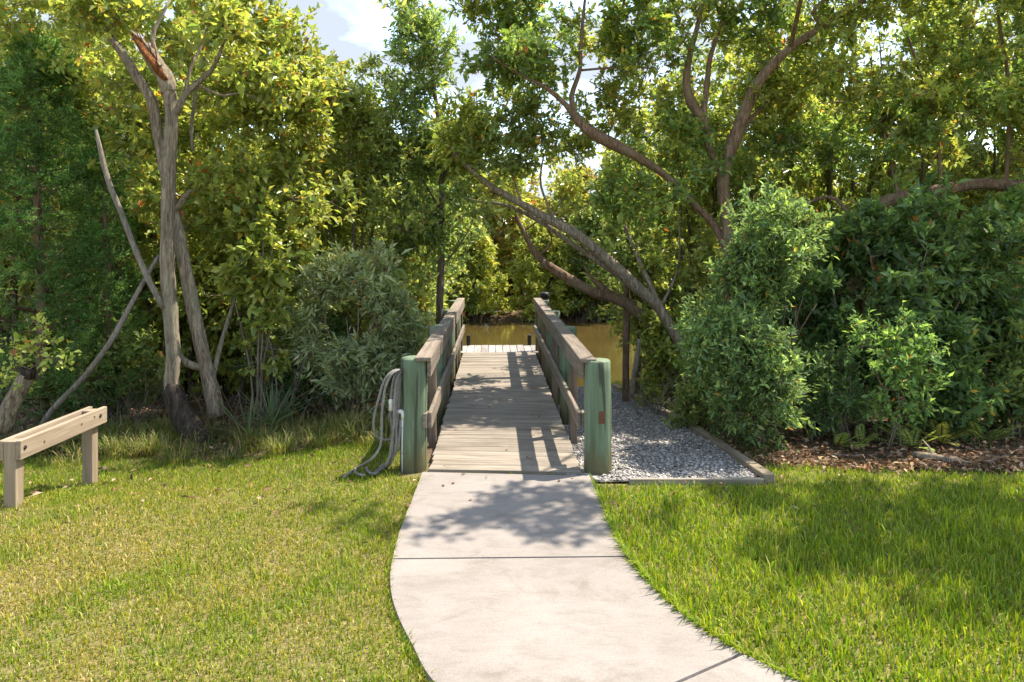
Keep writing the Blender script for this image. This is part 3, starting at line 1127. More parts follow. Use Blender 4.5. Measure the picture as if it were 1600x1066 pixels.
V[:, 0] = np.stack([gxx - sx_, gyy - sy_, z0], 1)
V[:, 1] = np.stack([gxx + sx_, gyy + sy_, z0], 1)
m1 = 0.55
hx = hgt * np.sin(lean * .6) * m1; hz = hgt * np.cos(lean * .6) * m1
V[:, 2] = np.stack([gxx + dx * hx - sx_ * .9, gyy + dy * hx - sy_ * .9, z0 + hz], 1)
V[:, 3] = np.stack([gxx + dx * hx + sx_ * .9, gyy + dy * hx + sy_ * .9, z0 + hz], 1)
hx2 = hx + hgt * (1 - m1) * np.sin(lean * 1.5); hz2 = hz + hgt * (1 - m1) * np.cos(lean * 1.5)
V[:, 4] = np.stack([gxx + dx * hx2, gyy + dy * hx2, z0 + np.maximum(hz2, 0.006)], 1)
Fc = (np.arange(n)[:, None, None] * 5 + np.array([(0, 1, 3), (0, 3, 2), (2, 3, 4)])[None]).reshape(-1, 3)
ga = np.array([(0.20, 0.31, 0.02), (0.26, 0.35, 0.026), (0.13, 0.245, 0.028), (0.33, 0.385, 0.045)])
gd = np.array([(0.46, 0.35, 0.15), (0.36, 0.26, 0.10), (0.52, 0.43, 0.21), (0.30, 0.24, 0.07)])
c = ga[RNG.integers(0, 4, n)] * RNG.lognormal(0, .2, n)[:, None]
c[:, 0] *= 1 + .45 * dry; c[:, 2] *= 1 + .6 * dry
c *= (0.93 - .05 * left)[:, None]
c[is_dry] = gd[RNG.integers(0, 4, is_dry.sum())] * RNG.lognormal(0, .18, is_dry.sum())[:, None]
lawn = link('lawn_grass', mesh_np('lawn_grass', V.reshape(-1, 3), Fc, 3, np.repeat(np.clip(c, 0, .8), 5, 0)), None, M_GRASS)
tag(lawn, 'mown lawn grass on both sides of the path, patchy and dry on the left', 'grass', kind='stuff')

# ---- tall unmown grass along the foot of the left trees
def tall_grass(name, label, spots, seed, hmin, hmax, pal, wid=0.006):
    r = np.random.default_rng(seed)
    vs, cs, n_ = [], [], 0
    for (x, y, rad, k, hh) in spots:
        a = r.uniform(0, 6.28, k); q = rad * np.sqrt(r.random(k))
        bx, by = x + np.cos(a) * q, y + np.sin(a) * q
        h = hh * r.uniform(hmin, hmax, k)
        az = a + r.normal(0, .9, k)
        ln = r.uniform(.25, 1.0, k)
        w2 = az + np.pi / 2
        wx_, wy_ = np.cos(w2) * wid / 2, np.sin(w2) * wid / 2
        z = terrain(bx, by) - .01
        q = np.zeros((k, 7, 3))
        for lvl, (t, ww) in enumerate(((0, 1), (.4, .95), (.75, .7))):
            ox = h * t * np.sin(ln * t); oz = h * t * np.cos(ln * t * 1.1)
            q[:, lvl * 2] = np.stack([bx + np.cos(az) * ox - wx_ * ww, by + np.sin(az) * ox - wy_ * ww, z + oz], 1)
            q[:, lvl * 2 + 1] = np.stack([bx + np.cos(az) * ox + wx_ * ww, by + np.sin(az) * ox + wy_ * ww, z + oz], 1)
        q[:, 6] = np.stack([bx + np.cos(az) * h * np.sin(ln * 1.1), by + np.sin(az) * h * np.sin(ln * 1.1), z + h * np.cos(ln * 1.25)], 1)
        vs.append(q.reshape(-1, 3))
        p_ = np.array(pal)
        cs.append(np.repeat(p_[r.integers(0, len(p_), k)] * r.lognormal(0, .22, k)[:, None], 7, 0))
        n_ += k
    f = np.array([(0, 1, 3), (0, 3, 2), (2, 3, 5), (2, 5, 4), (4, 5, 6)])
    Fc = (np.arange(n_)[:, None, None] * 7 + f[None]).reshape(-1, 3)
    o = link(name, mesh_np(name, np.concatenate(vs), Fc, 3, np.clip(np.concatenate(cs), 0, .7)), None, M_GRASS)
    return tag(o, label, 'grass', kind='stuff')


sp_ = []
for k in range(120):
    x = random.uniform(-5.6, -1.15); y = random.uniform(6.75, 8.3)
    if y < 6.95 and random.random() < .5: y += .4
    sp_.append((x, y, random.uniform(.10, .26), 85, random.uniform(.14, .30) * (1.0 if y < 7.4 else 1.2)))
tall_grass('tall_grass', 'unmown tufted grass along the foot of the left trees', sp_, 21, .5, 1.15,
           [(0.12, 0.18, 0.03), (0.16, 0.21, 0.04), (0.09, 0.145, 0.03), (0.30, 0.25, 0.10), (0.36, 0.30, 0.15)])
sp_ = []
for k in range(36):
    a = random.uniform(2.3, 7.5); y = random.uniform(6.6, 8.6)
    sp_.append((a, y, .12, 18, random.uniform(.10, .25)))
for k in range(10):
    sp_.append((random.uniform(2.2, 2.5), random.uniform(6.1, 7.6), .08, 24, .12))
tall_grass('sparse_bed_grass', 'sparse grass blades poking through the leaf litter on the right', sp_, 22, .5, 1.1,
           [(0.07, 0.13, 0.03), (0.10, 0.15, 0.03), (0.26, 0.2, 0.09)])

# ---- leaf litter
N = 15000
x = np.where(RNG.random(N) < .68, RNG.uniform(1.95, 8.5, N), RNG.uniform(-8.5, -1.0, N))
y = np.where(x > 0, 5.95 + 6.2 * RNG.random(N) ** 1.7, 7.1 + 5 * RNG.random(N) ** 1.3)
ok = ~((x > 0) & (x < edge_x(y) + .07)) & ((x < 0) | (y > lawn_limit(x) - .06)) & ~((x < 0) & (x > -1.0))
x, y = x[ok], y[ok]
n2 = 260                                   # strays on the lawn
x = np.r_[x, RNG.uniform(-4.5, 4.6, n2)]; y = np.r_[y, RNG.uniform(5.0, 6.9, n2)]
ok = ~in_poly(x, y, PATH_POLY) & ~((x > -1.0) & (x < .95) & (y > 5.8))
x, y = x[ok], y[ok]
n = len(x)
p = np.stack([x, y, terrain(x, y) + RNG.uniform(.0, .035, n)], 1)
d = RNG.normal(size=(n, 3)); d[:, 2] *= .35
nr = RNG.normal(size=(n, 3)) * .45 + np.array([0, 0, 1])
pal = np.array([(0.20, 0.10, 0.05), (0.13, 0.07, 0.04), (0.30, 0.18, 0.10), (0.38, 0.27, 0.18), (0.08, 0.045, 0.03)])
c = pal[RNG.integers(0, 5, n)] * RNG.lognormal(0, .25, n)[:, None]
v_, f_, c_ = leaf_quads(p, d, nr, RNG.uniform(.04, .085, n), RNG.uniform(.02, .04, n), .3, .1, np.clip(c, 0, .6))
o = link('leaf_litter', mesh_np('leaf_litter', v_, f_, 3, c_), None, M_LITTER)
tag(o, 'brown fallen leaves carpeting the beds under the trees', 'leaf litter', kind='stuff')
# a few dry leaves on the deck and path
n = 46
x = RNG.uniform(-.6, .55, n); y = 5.0 + 6 * RNG.random(n)
x += AX * (y - 5.86)
p = np.stack([x, y, np.where(y > 5.83, .016, .024) + RNG.uniform(0, .004, n)], 1)
p = p[(y < 5.75) | (y > 5.95)]; n = len(p)
d = RNG.normal(size=(n, 3)); d[:, 2] = 0.04
nr = RNG.normal(size=(n, 3)) * .12 + np.array([0, 0, 1])
c = np.array([(0.16, 0.07, 0.03), (0.09, 0.05, 0.03), (0.26, 0.14, 0.06)])[RNG.integers(0, 3, n)]
v_, f_, c_ = leaf_quads(p, d, nr, RNG.uniform(.025, .055, n), RNG.uniform(.014, .026, n), .2, .02, c)
o = link('stray_leaves', mesh_np('stray_leaves', v_, f_, 3, c_), None, M_LITTER)
tag(o, 'a few dry brown leaves scattered on the deck boards', 'leaf litter', kind='stuff')

# ================================================================== trees, left side
C = Crown(101)
BL = dict(tl=.30, L=.085, W=.045, pal=GREEN_Y, odd=.05, twigs=7, leaves=8)
lob = [dict(at=(110, 20, 8.5), r=(.8, .6, .7), ncl=40, **BL), dict(at=(250, -20, 8.6), r=(.9, .6, .7), ncl=42, **BL),
       dict(at=(360, 60, 8.5), r=(.9, .6, .8), ncl=55, **BL), dict(at=(450, 120, 8.8), r=(.8, .7, .8), ncl=55, **BL),
       dict(at=(400, 230, 8.9), r=(.9, .6, .8), ncl=52, **BL), dict(at=(320, 330, 8.9), r=(.9, .5, .7), ncl=40, **BL),
       dict(at=(480, 310, 9.0), r=(.8, .6, .8), ncl=45, **BL), dict(at=(200, 200, 8.9), r=(.8, .5, .8), ncl=40, **BL),
       dict(at=(60, 100, 8.9), r=(.8, .5, .8), ncl=36, **BL),
       dict(at=(130, 20, 7.6), r=(.45, .3, .35), ncl=12, **BL), dict(at=(330, 60, 7.7), r=(.4, .3, .35), ncl=13, **BL), dict(at=(400, 130, 7.9), r=(.4, .3, .35), ncl=12, **BL),
       dict(at=(200, -10, 7.7), r=(.5, .3, .25), ncl=10, **BL), dict(at=(330, 270, 8.2), r=(.4, .25, .4), ncl=12, **BL), dict(at=(190, 150, 8.1), r=(.3, .25, .3), ncl=7, **BL)]
g0 = gnd(312, 694)
big = tree('broken_topped_tree', 'grey twin-trunked tree with a snapped top and orange heartwood behind the bench', 'tree', None,
           [(318, 700, g0.y + .05, 45.8), (306, 680, g0.y, 40.5), (286, 650, g0.y, 33.4), (268, 605, g0.y, 29.0), (271, 560, g0.y, 27.3), (267, 500, g0.y, 26.4), (262, 420, g0.y, 26.4),
            (262, 340, g0.y, 25.5), (264, 260, g0.y, 24.6), (268, 180, g0.y, 25.5), (262, 130, g0.y, 26.4), (250, 108, g0.y, 19.4)],
           [[(340, 650, g0.y + .25, 32.5), (328, 600, g0.y + .25, 28.1), (318, 560, g0.y + .25, 26.6), (303, 490, g0.y + .25, 25.9), (289, 420, g0.y + .25, 24.4), (276, 350, g0.y + .25, 21.4),
             (258, 270, g0.y + .28, 20.7), (246, 205, g0.y + .3, 20.0), (236, 155, g0.y + .3, 20.0), (215, 122, g0.y + .3, 18.5), (190, 82, g0.y + .3, 17.7), (150, 30, g0.y + .35, 16.3),
             (110, -25, g0.y + .4, 14.8), (50, -110, g0.y + .5, 11.8)],
            [(268, 520, g0.y + .05, 14.0), (276, 550, g0.y + .1, 14.1), (292, 568, g0.y + .15, 14.1), (316, 575, g0.y + .22, 14.1)],
            [(275, 178, g0.y, 14.1), (288, 150, g0.y + .05, 13.0), (305, 132, g0.y + .1, 12.0), (330, 110, g0.y + .2, 9.0), (348, 70, g0.y + .3, 6.0), (360, 10, g0.y + .4, 4.0)],
            [(288, 152, g0.y + .05, 8.0), (298, 105, g0.y + .1, 7.0), (316, 70, g0.y + .2, 5.0), (330, 20, g0.y + .25, 4.0)],
            [(305, 132, g0.y + .1, 7.0), (350, 150, g0.y + .2, 5.0), (380, 145, g0.y + .3, 4.0), (430, 170, g0.y + .4, 3.0)],
            [(252, 112, g0.y, 14.0), (238, 60, g0.y + .05, 8.0), (250, 30, g0.y + .1, 6.0), (265, 0, g0.y + .15, 5.0)],
            [(275, 330, g0.y + .25, 12.0), (288, 308, g0.y + .22, 11.0), (297, 297, g0.y + .2, 5.0)],
            [(330, 600, g0.y + .25, 12.0), (350, 520, g0.y + .6, 8.0), (390, 400, g0.y + 1.0, 6.0), (430, 300, g0.y + 1.1, 4.0)]],
           C, M_BARK, M_LEAF, lob, segs=16, rough=.09)
o0 = np.array(big.location)
p, r = limb_pts([(264, 145, g0.y, 30), (254, 116, g0.y, 31), (236, 90, g0.y, 27), (218, 66, g0.y, 18), (204, 48, g0.y, 4)], .04)
T = Tubes(); T.add(p - o0, r, 14, .16)
o = link('broken_shell', T.mesh('broken_shell'), big, M_BARK)
T = Tubes()
p, r = limb_pts([(260, 126, g0.y - .075, 8), (249, 111, g0.y - .075, 20), (235, 92, g0.y - .062, 22), (219, 70, g0.y - .045, 15), (205, 50, g0.y - .025, 3)], .035)
T.add(p - o0, r, 14, .22, flat=.8)
for (ua, va, ub, vb, w_) in ((232, 90, 212, 40, 7), (240, 98, 226, 52, 6), (226, 80, 196, 52, 6), (246, 104, 240, 66, 6), (222, 74, 206, 34, 4)):
    q_, qr = limb_pts([(ua, va, g0.y - .05, w_), ((ua + ub) / 2 + 1, (va + vb) / 2, g0.y - .045, w_ * .8), (ub, vb, g0.y - .03, 1)], .04)
    T.add(q_ - o0, qr, 5, .2, flat=.5)
o = link('broken_heartwood', T.mesh('broken_heartwood'), big, M_HEART)
o['label'] = 'jagged orange-brown heartwood of the snapped trunk top'
for lm, nm in (([(256, 482, g0.y - .05, 11), (236, 445, g0.y - .1, 11), (215, 400, g0.y - .12, 11), (190, 335, g0.y - .14, 10), (170, 285, g0.y - .15, 10), (158, 240, g0.y - .15, 9), (150, 203, g0.y - .15, 5)], 'dead_limb'),
               ([(301, 235, g0.y + .3, 6), (299, 200, g0.y + .3, 7), (303, 165, g0.y + .2, 6), (306, 135, g0.y + .1, 6)], 'dead_limb')):
    p, r = limb_pts(lm)
    T = Tubes(); T.add(p - o0, r, 9, .08)
    o = link(nm, T.mesh(nm), big, M_DEAD)
    o['label'] = 'bleached dead limb without leaves'
p, r = limb_pts([(322, 704, g0.y - .0, 56), (306, 680, g0.y - .005, 50), (288, 652, g0.y - .005, 42), (270, 612, g0.y - .005, 37), (269, 598, g0.y - .005, 25)], .06)
T = Tubes(); T.add(p - o0, r, 16, .11)
o = link('charred_base', T.mesh('charred_base'), big, M_CHAR)
o['label'] = 'blackened foot of the front trunk'

# dead pole leaning against it
b0 = at_ground(70, 7.55)
p, r = limb_pts([(64, 668, 7.55, 11), (80, 642, 7.55, 11), (130, 590, 7.6, 11), (172, 535, 7.65, 11), (200, 485, 7.75, 10), (222, 445, 7.85, 9), (248, 400, 7.98, 8)])
T = Tubes(); p = p - np.array(p[0]); T.add(p, r, 9, .08)
o = link('leaning_dead_pole', T.mesh('leaning_dead_pole'), None, M_DEAD); o.location = P(64, 668, 7.55)
tag(o, 'bare dead pole leaning against the broken-topped tree', 'dead branch')

# red cedar at the left edge: feathery sprays
def cedar(name, label, u, Yb, top_v, wpx, seed, ncl):
    base = at_ground(u, Yb)
    root = empty(name, base); tag(root, label, 'tree')
    H = (P(u, top_v, Yb) - base).z
    rng = np.random.default_rng(seed)
    T = Tubes(); zs = np.linspace(0, H * .95, 14)
    T.add(np.stack([.05 * np.sin(zs), .04 * np.cos(zs * 1.3), zs], 1), np.linspace(.09, .012, 14), 9, .08)
    link('trunk', T.mesh('trunk'), root, M_BARKR)
    W = wpx / F * Yb
    z = H * (0.04 + .96 * rng.random(ncl) ** 0.9)
    prof = np.clip(1.15 * (1 - z / H) ** .55, .08, 1) * np.clip(.55 + z / (H * .25), 0, 1)
    a = rng.uniform(0, 6.28, ncl)
    lump = 1 + .22 * np.sin(a * 3 + z * 4) + .15 * np.sin(a * 5 - z * 7 + 1)
    q = W * prof * lump * rng.uniform(.45, 1, ncl) ** .6
    c = np.stack([np.cos(a) * q, np.sin(a) * q, z], 1)
    out = np.stack([np.cos(a), np.sin(a), np.full(ncl, .55)], 1)
    tw = 6
    d = unit(out[:, None] * .8 + rng.normal(size=(ncl, tw, 3)) * .55)
    l = .20 * rng.uniform(.5, 1.2, (ncl, tw))
    lv = 13
    t = rng.uniform(.05, 1, (ncl, tw, lv))
    lp = c[:, None, None] + d[:, :, None] * (l[:, :, None] * t)[..., None]
    ld = unit(d[:, :, None] * .9 + rng.normal(size=(ncl, tw, lv, 3)) * .42)
    lp = lp.reshape(-1, 3); ld = ld.reshape(-1, 3); k = len(lp)
    nr = unit(rng.normal(size=(k, 3)))
    cl = np.repeat(rng.lognormal(0, .25, ncl), tw * lv)
    col = leaf_colors(k, CEDAR, rng, .004, clump=cl)
    v_, f_, c_ = leaf_quads(lp, ld, nr, rng.uniform(.04, .08, k), rng.uniform(.009, .016, k), .1, .05, col)
    link('crown', mesh_np('crown', v_, f_, 3, c_), root, M_LEAFM)
    T = Tubes()
    for i in range(0, ncl, 6):
        a_ = np.array([0, 0, max(.1, z[i] - .35 * q[i])])
        T.add(np.stack([a_ * (1 - s) + c[i] * s + np.array([0, 0, -.05 * math.sin(3.1 * s)]) for s in (0, .5, 1)]), [.012, .008, .004], 4, cap=False)
    link('branches', T.mesh('branches'), root, M_BARKR)
    return root


cedar('red_cedar', 'dense dark green feathery cedar at the left edge', 60, 8.7, 70, 125, 31, 1050)
cedar('red_cedar', 'pale-tipped small cedar between the large cedar and the broken-topped tree', 165, 8.9, 190, 52, 32, 330)

# slender straight tree by the left rail
C = Crown(105)
SL = dict(tl=.28, L=.072, W=.029, pal=[(0.075, 0.125, 0.035), (0.10, 0.15, 0.04), (0.14, 0.165, 0.04), (0.06, 0.10, 0.035)], odd=.02, twigs=7, leaves=9, updir=.7)
YS = 10.3
tree('slender_tree', 'slender tree with a straight thin trunk behind the left railing', 'tree', None,
     [(686, 634, YS, 15), (687, 560, YS, 14), (687, 480, YS, 14), (689, 400, YS, 13), (690, 300, YS, 12), (689, 230, YS, 10), (680, 150, YS, 8), (668, 70, YS, 6), (660, 10, YS, 4)],
     [[(690, 290, YS, 6), (715, 210, YS - .1, 5), (735, 140, YS - .2, 3)], [(689, 330, YS, 5), (650, 260, YS, 4), (625, 190, YS, 3)],
      [(689, 420, YS, 4), (720, 380, YS - .1, 3), (740, 345, YS - .2, 2)]],
     C, M_BARKD, M_LEAF,
     [dict(at=(672, 130, YS), r=(.62, .5, .9), gap=.0, ncl=81, **SL), dict(at=(700, 220, YS), r=(.55, .5, .8), ncl=94, **SL),
      dict(at=(640, 270, YS + .1), r=(.55, .5, .7), ncl=81, **SL), dict(at=(705, 330, YS), r=(.42, .4, .6), ncl=45, **SL),
      dict(at=(650, 390, YS + .3), r=(.6, .5, .7), ncl=62, **SL), dict(at=(655, 30, YS), r=(.5, .4, .55), gap=.05, ncl=29, **SL)], segs=9)

# ---- mid-left mangrove trees
def thicket_tree(name, label, u, Yb, top_v, wpx, seed, pal, n=230, L=.08, W=.038, stems=4, odd=.035, group=None, low=.28, bark=M_BARKD, leafm=M_LEAF, tl=.3, gap=-.2):
    base = at_ground(u, Yb)
    rng = np.random.default_rng(seed)
    H = (P(u, top_v, Yb) - base).z
    Wd = wpx / F * Yb
    root = empty(name, base); tag(root, label, 'tree', group)
    C = Crown(seed)
    for k in range(stems):
        a = rng.uniform(0, 6.28)
        tx, ty = math.cos(a) * Wd * rng.uniform(.2, .6), math.sin(a) * Wd * .5 * rng.uniform(.2, .8)
        hh = H * rng.uniform(.7, .92)
        pts = [(rng.normal() * .12, rng.normal() * .1, -0.1), (tx * .25 + rng.normal() * .06, ty * .3, hh * .3), (tx * .6 + rng.normal() * .12, ty * .7, hh * .62), (tx, ty, hh)]
        r0 = rng.uniform(.028, .05) * (1.5 if stems <= 2 else 1)
        p, r = catmull(pts, [r0, r0 * .8, r0 * .5, r0 * .15], .15)
        T = Tubes(); T.add(p, r, 7, .08)
        link('trunk', T.mesh('trunk'), root, bark)
        C.add_limb(p[len(p) // 4:])
    lb = 4
    for k in range(lb):
        zc = H * (low + (1 - low) * (k + .35) / lb)
        wk = Wd * (1.0 if k < lb - 1 else .65)
        C.lobe((rng.normal() * Wd * .22, rng.normal() * .1, zc), (wk, wk * .62, H * (1 - low) / lb * .95), int(n * .72) // lb, 7, 8, tl, L, W, pal, odd, gap)
    for k in range(6):
        a = rng.uniform(0, 6.28); zc = H * rng.uniform(low + .05, .98); q = Wd * rng.uniform(.55, .95) * (1 if zc < .75 * H else .6)
        C.lobe((math.cos(a) * q, math.sin(a) * q * .6, zc), (Wd * .32, Wd * .28, Wd * .3), int(n * .28) // 6, 7, 8, tl, L, W, pal, odd, gap)
    link('branches', C.branch_mesh(), root, M_TWIG)
    link('crown', C.crown_mesh(), root, leafm)
    return root


BACK = []
GREEN_MY = [(0.10, 0.135, 0.034), (0.125, 0.15, 0.036), (0.085, 0.12, 0.03), (0.15, 0.165, 0.045)]
TL = 'mangrove trees left of the boardwalk'
thicket_tree('mangrove_tree', 'leafy mangrove tree with glinting leaves between broken-topped tree and slender tree', 545, 10.2, 120, 135, 41, GREEN_MY, 320, group=TL)
thicket_tree('mangrove_tree', 'round-topped mangrove tree rising directly behind the broken-topped trunk', 400, 10.4, 40, 150, 42, GREEN_Y, 320, group=TL)
thicket_tree('mangrove_tree', 'mangrove tree filling the space behind the left cedar', 190, 10.8, 0, 170, 43, GREEN_Y, 300, group=TL, odd=.05)
thicket_tree('mangrove_tree', 'tall mangrove tree standing behind the cedar at the picture edge', 10, 10.6, -80, 170, 44, GREEN_Y, 300, group=TL, odd=.05)
thicket_tree('mangrove_tree', 'low dark mangrove just left of the slender trunk', 585, 11.4, 215, 90, 45, GREEN_MY, 230, group=TL)
BACK.append(('dark mangrove at the water edge behind the grey-leaved bush', 480, 12.0, 150, TL))
BACK.append(('dark mangrove at the water edge behind the leaning pole', 260, 12.2, 110, TL))
BACK.append(('dark mangrove at the water edge behind the cedars', 60, 12.4, 60, TL))

# shrubs
def shrub(name, label, u, vbase, top_v, wpx, seed, pal, n, L, W, stems=9, cat='bush', odd=.022, tl=.22, leafm=M_LEAFM, Yb=None, low=.1, depth=.7, bark=M_TWIG, gap=-.35, group=None, leaves=9, updir=.5, shell=.5, stem_r=.016, hmul=1.0):
    base = gnd(u, vbase) if Yb is None else at_ground(u, Yb)
    Yb = base.y
    rng = np.random.default_rng(seed)
    H = (P(u, top_v, Yb) - base).z
    Wd = wpx / F * Yb
    root = empty(name, base); tag(root, label, cat, group)
    C = Crown(seed)
    T = Tubes()
    for k in range(stems):
        a = rng.uniform(0, 6.28); q = rng.uniform(.3, .8)
        tx, ty = math.cos(a) * Wd * q, math.sin(a) * Wd * depth * q
        hh = H * hmul * rng.uniform(.65, .92)
        p, r = catmull([(rng.normal() * .06, rng.normal() * .05, -.06), (tx * .3, ty * .3, hh * .4), (tx * .8 + rng.normal() * .04, ty * .8, hh * .8), (tx, ty, hh)], [stem_r, stem_r * .75, stem_r * .5, .003], .12)
        T.add(p, r, 5)
        C.add_limb(p[2:])
    link('stems', T.mesh('stems'), root, bark)
    for k in range(3):
        zc = H * (low + (1 - low) * (k + .45) / 3)
        wk = Wd * (.72, 1.0, .74)[k]
        C.lobe((rng.normal() * Wd * .12, 0, zc), (wk * .9, wk * depth * .9, H * (1 - low) / 3 * .95), int(n * .66) // 3, 7, leaves, tl, L, W, pal, odd, gap, updir=updir, shell=shell)
    for k in range(8):
        a = rng.uniform(0, 6.28); zc = H * rng.uniform(low + .08, .97); q = Wd * rng.uniform(.5, .9) * (1 if zc < .7 * H else .6)
        C.lobe((math.cos(a) * q, math.sin(a) * q * depth, zc), (Wd * .3, Wd * .26, Wd * .34), max(2, int(n * .34) // 8), 7, leaves, tl, L, W, pal, odd, gap, updir=updir, shell=shell)
    link('twigs', C.branch_mesh('twigs'), root, bark)
    link('foliage', C.crown_mesh('foliage'), root, leafm)
    return root


shrub('grey_leaved_bush', 'silvery grey-green bush behind the hanging hose', 548, 640, 425, 92, 51, GREEN_G, 230, .085, .023, Yb=8.6, low=.22, updir=.8, gap=-.05, tl=.26)
shrub('grey_leaved_bush', 'small grey-green bush beside the left railing', 640, 640, 470, 40, 52, GREEN_G, 70, .075, .02, Yb=8.9, low=.25, updir=.8)
shrub('young_mangrove', 'bright green young mangrove with upright stems right of the broken-topped tree', 400, 660, 300, 60, 53, GREEN_Y, 90, .09, .05, Yb=8.3, low=.35, leafm=M_LEAF, stems=7, depth=.5)
shrub('low_shrub', 'low dark shrub under the mangroves behind the palmetto', 470, 640, 500, 95, 54, GREEN_D, 110, .07, .035, Yb=9.6)
shrub('low_shrub', 'low dark shrub at the foot of the leaning pole', 180, 640, 520, 110, 55, GREEN_M, 110, .06, .03, Yb=8.8)
shrub('low_shrub', 'low shrub close to the left railing near the water', 640, 600, 500, 36, 56, GREEN_M, 60, .07, .035, Yb=9.6)

# dry brush heap beside the broken-topped tree
M_DRY = bark_mat('dry_brown_stem', (0.10, 0.07, 0.045), (0.26, 0.19, 0.125))


def brush(name, label, u, Yb, n, hmax, spread, seed, mat=M_DEAD):
    base = at_ground(u, Yb); rng = np.random.default_rng(seed)
    T = Tubes()
    for k in range(n):
        a = rng.uniform(0, 6.28); q = spread * rng.random() ** .6
        b = np.array([math.cos(a) * q * .6, math.sin(a) * q * .4, -.04])
        h = hmax * rng.uniform(.3, 1)
        e = b + np.array([rng.normal() * spread * .7, rng.normal() * spread * .4, h])
        mid = (b + e) / 2 + rng.normal(size=3) * .10
        t = np.linspace(0, 1, 7)[:, None]
        cv = (1 - t) ** 2 * b + 2 * t * (1 - t) * mid + t ** 2 * e
        r0 = rng.uniform(.003, .009)
        T.add(cv, np.linspace(r0, r0 * .3, 7), 4, cap=False)
        for s in range(2):
            i = rng.integers(2, 6)
            e2 = cv[i] + rng.normal(size=3) * .18 * h + np.array([0, 0, .12 * h])
            T.add(np.stack([cv[i], (cv[i] + e2) / 2 + rng.normal(size=3) * .02, e2]), [r0 * .5, r0 * .4, r0 * .2], 3, cap=False)
    o = link(name, T.mesh(name), None, mat); o.location = base
    return tag(o, label, 'dead brush')


brush('dry_brush', 'tangle of bleached dry stems between broken-topped tree and palmetto', 365, 7.85, 60, .7, .5, 61, M_DRY)
brush('dry_brush', 'upright pale stems rising behind the palmetto', 430, 8.2, 16, 1.5, .5, 67)
brush('dry_brush', 'dry brown stems under the grey-leaved bush', 560, 8.9, 60, .6, .6, 62, M_TWIG)
brush('dry_brush', 'dry twigs caught around the stump at the left edge', 45, 7.2, 40, .5, .28, 63)
brush('dry_brush', 'grey dead twigs beside the shell ramp below the leaning tree', 1035, 8.9, 45, .75, .5, 64)
brush('dry_brush', 'brown dead twigs low in the shade left of the broken-topped tree', 190, 8.6, 60, .8, .7, 65, M_TWIG)
brush('dry_brush', 'brown dead twigs under the dark bush on the right', 1470, 8.2, 50, .7, .8, 66, M_TWIG)

# palmetto with long stiff leaves
def palmetto(name, label, base, leaves, seed):
    rng = np.random.default_rng(seed)
    root = empty(name, base); tag(root, label, 'plant')
    for k in range(leaves):
        a = rng.uniform(0, 6.28); el = rng.uniform(.35, 1.35)
        Ln = rng.uniform(.36, .60)
        d = np.array([math.cos(a) * math.cos(el), math.sin(a) * math.cos(el), math.sin(el)])
        s = unit(np.cross(d, [0, 0, 1.0])); n_ = np.cross(s, d)
        vs, fs = [], []
        m_ = 6
        for i in range(m_ + 1):
            t = i / m_
            c = d * Ln * t + np.array([0, 0, -.10 * t * t * Ln * (1.4 - el)])
            w_ = .017 * (1 - t) ** .6 * (1 if t > .05 else .7)
            vs += [c - s * w_ + n_ * .004, c - n_ * .003, c + s * w_ + n_ * .004]
        for i in range(m_):
            for j in range(2):
                q = i * 3 + j
                fs.append((q, q + 1, q + 4, q + 3))
        c = np.array([(0.17, 0.27, 0.14), (0.14, 0.23, 0.11), (0.22, 0.31, 0.17)])[rng.integers(0, 3)] * rng.uniform(.8, 1.15)
        link('leaf', mesh_np('leaf', np.array(vs), fs, 4, np.repeat(c[None], len(vs), 0), smooth=True), root, M_LEAFM)
    return root


palmetto('palmetto', 'blue-green palmetto with stiff pointed leaves in front of the dry brush', gnd(425, 684) + Vector((0, 0, .14)), 30, 71)
palmetto('palmetto', 'small low palmetto tuft just left of the larger palmetto', gnd(388, 690) + Vector((0, 0, .06)), 13, 72)

# sawn stump with sprouts at the left edge
st0 = at_ground(8, 7.0)
root = empty('leaning_stump', st0); tag(root, 'leaning cut stump with leafy sprouts at the left edge behind the bench', 'stump')
p, r = limb_pts([(2, 672, 7.0, 34), (14, 640, 7.0, 32), (30, 608, 7.0, 30), (42, 585, 7.0, 28)], .06)
T = Tubes(); T.add(p - np.array(st0), r, 14, .08)
link('stump_trunk', T.mesh('stump_trunk'), root, M_BARK)
p, r = limb_pts([(41, 588, 7.0, 30), (46, 577, 7.0, 25)], .04)
T = Tubes(); T.add(p - np.array(st0), r, 12, .14)
link('charred_top', T.mesh('charred_top'), root, M_CHAR)
C = Crown(73); C.add_limb(np.array([P(46, 577, 7.0) - st0, P(44, 545, 7.0) - st0]))
for u, v, q in ((65, 550, .16), (30, 562, .13), (58, 530, .13), (88, 552, .12), (14, 600, .1)):
    C.lobe(np.array(P(u, v, 7.0) - st0), (q, q, q), 5, 4, 4, .15, .055, .03, [(0.15, 0.20, 0.03), (0.20, 0.23, 0.04)], .05, -.9)
link('sprout_stems', C.branch_mesh('sprout_stems'), root, M_TWIG)
link('sprouts', C.crown_mesh('sprouts'), root, M_LEAF)

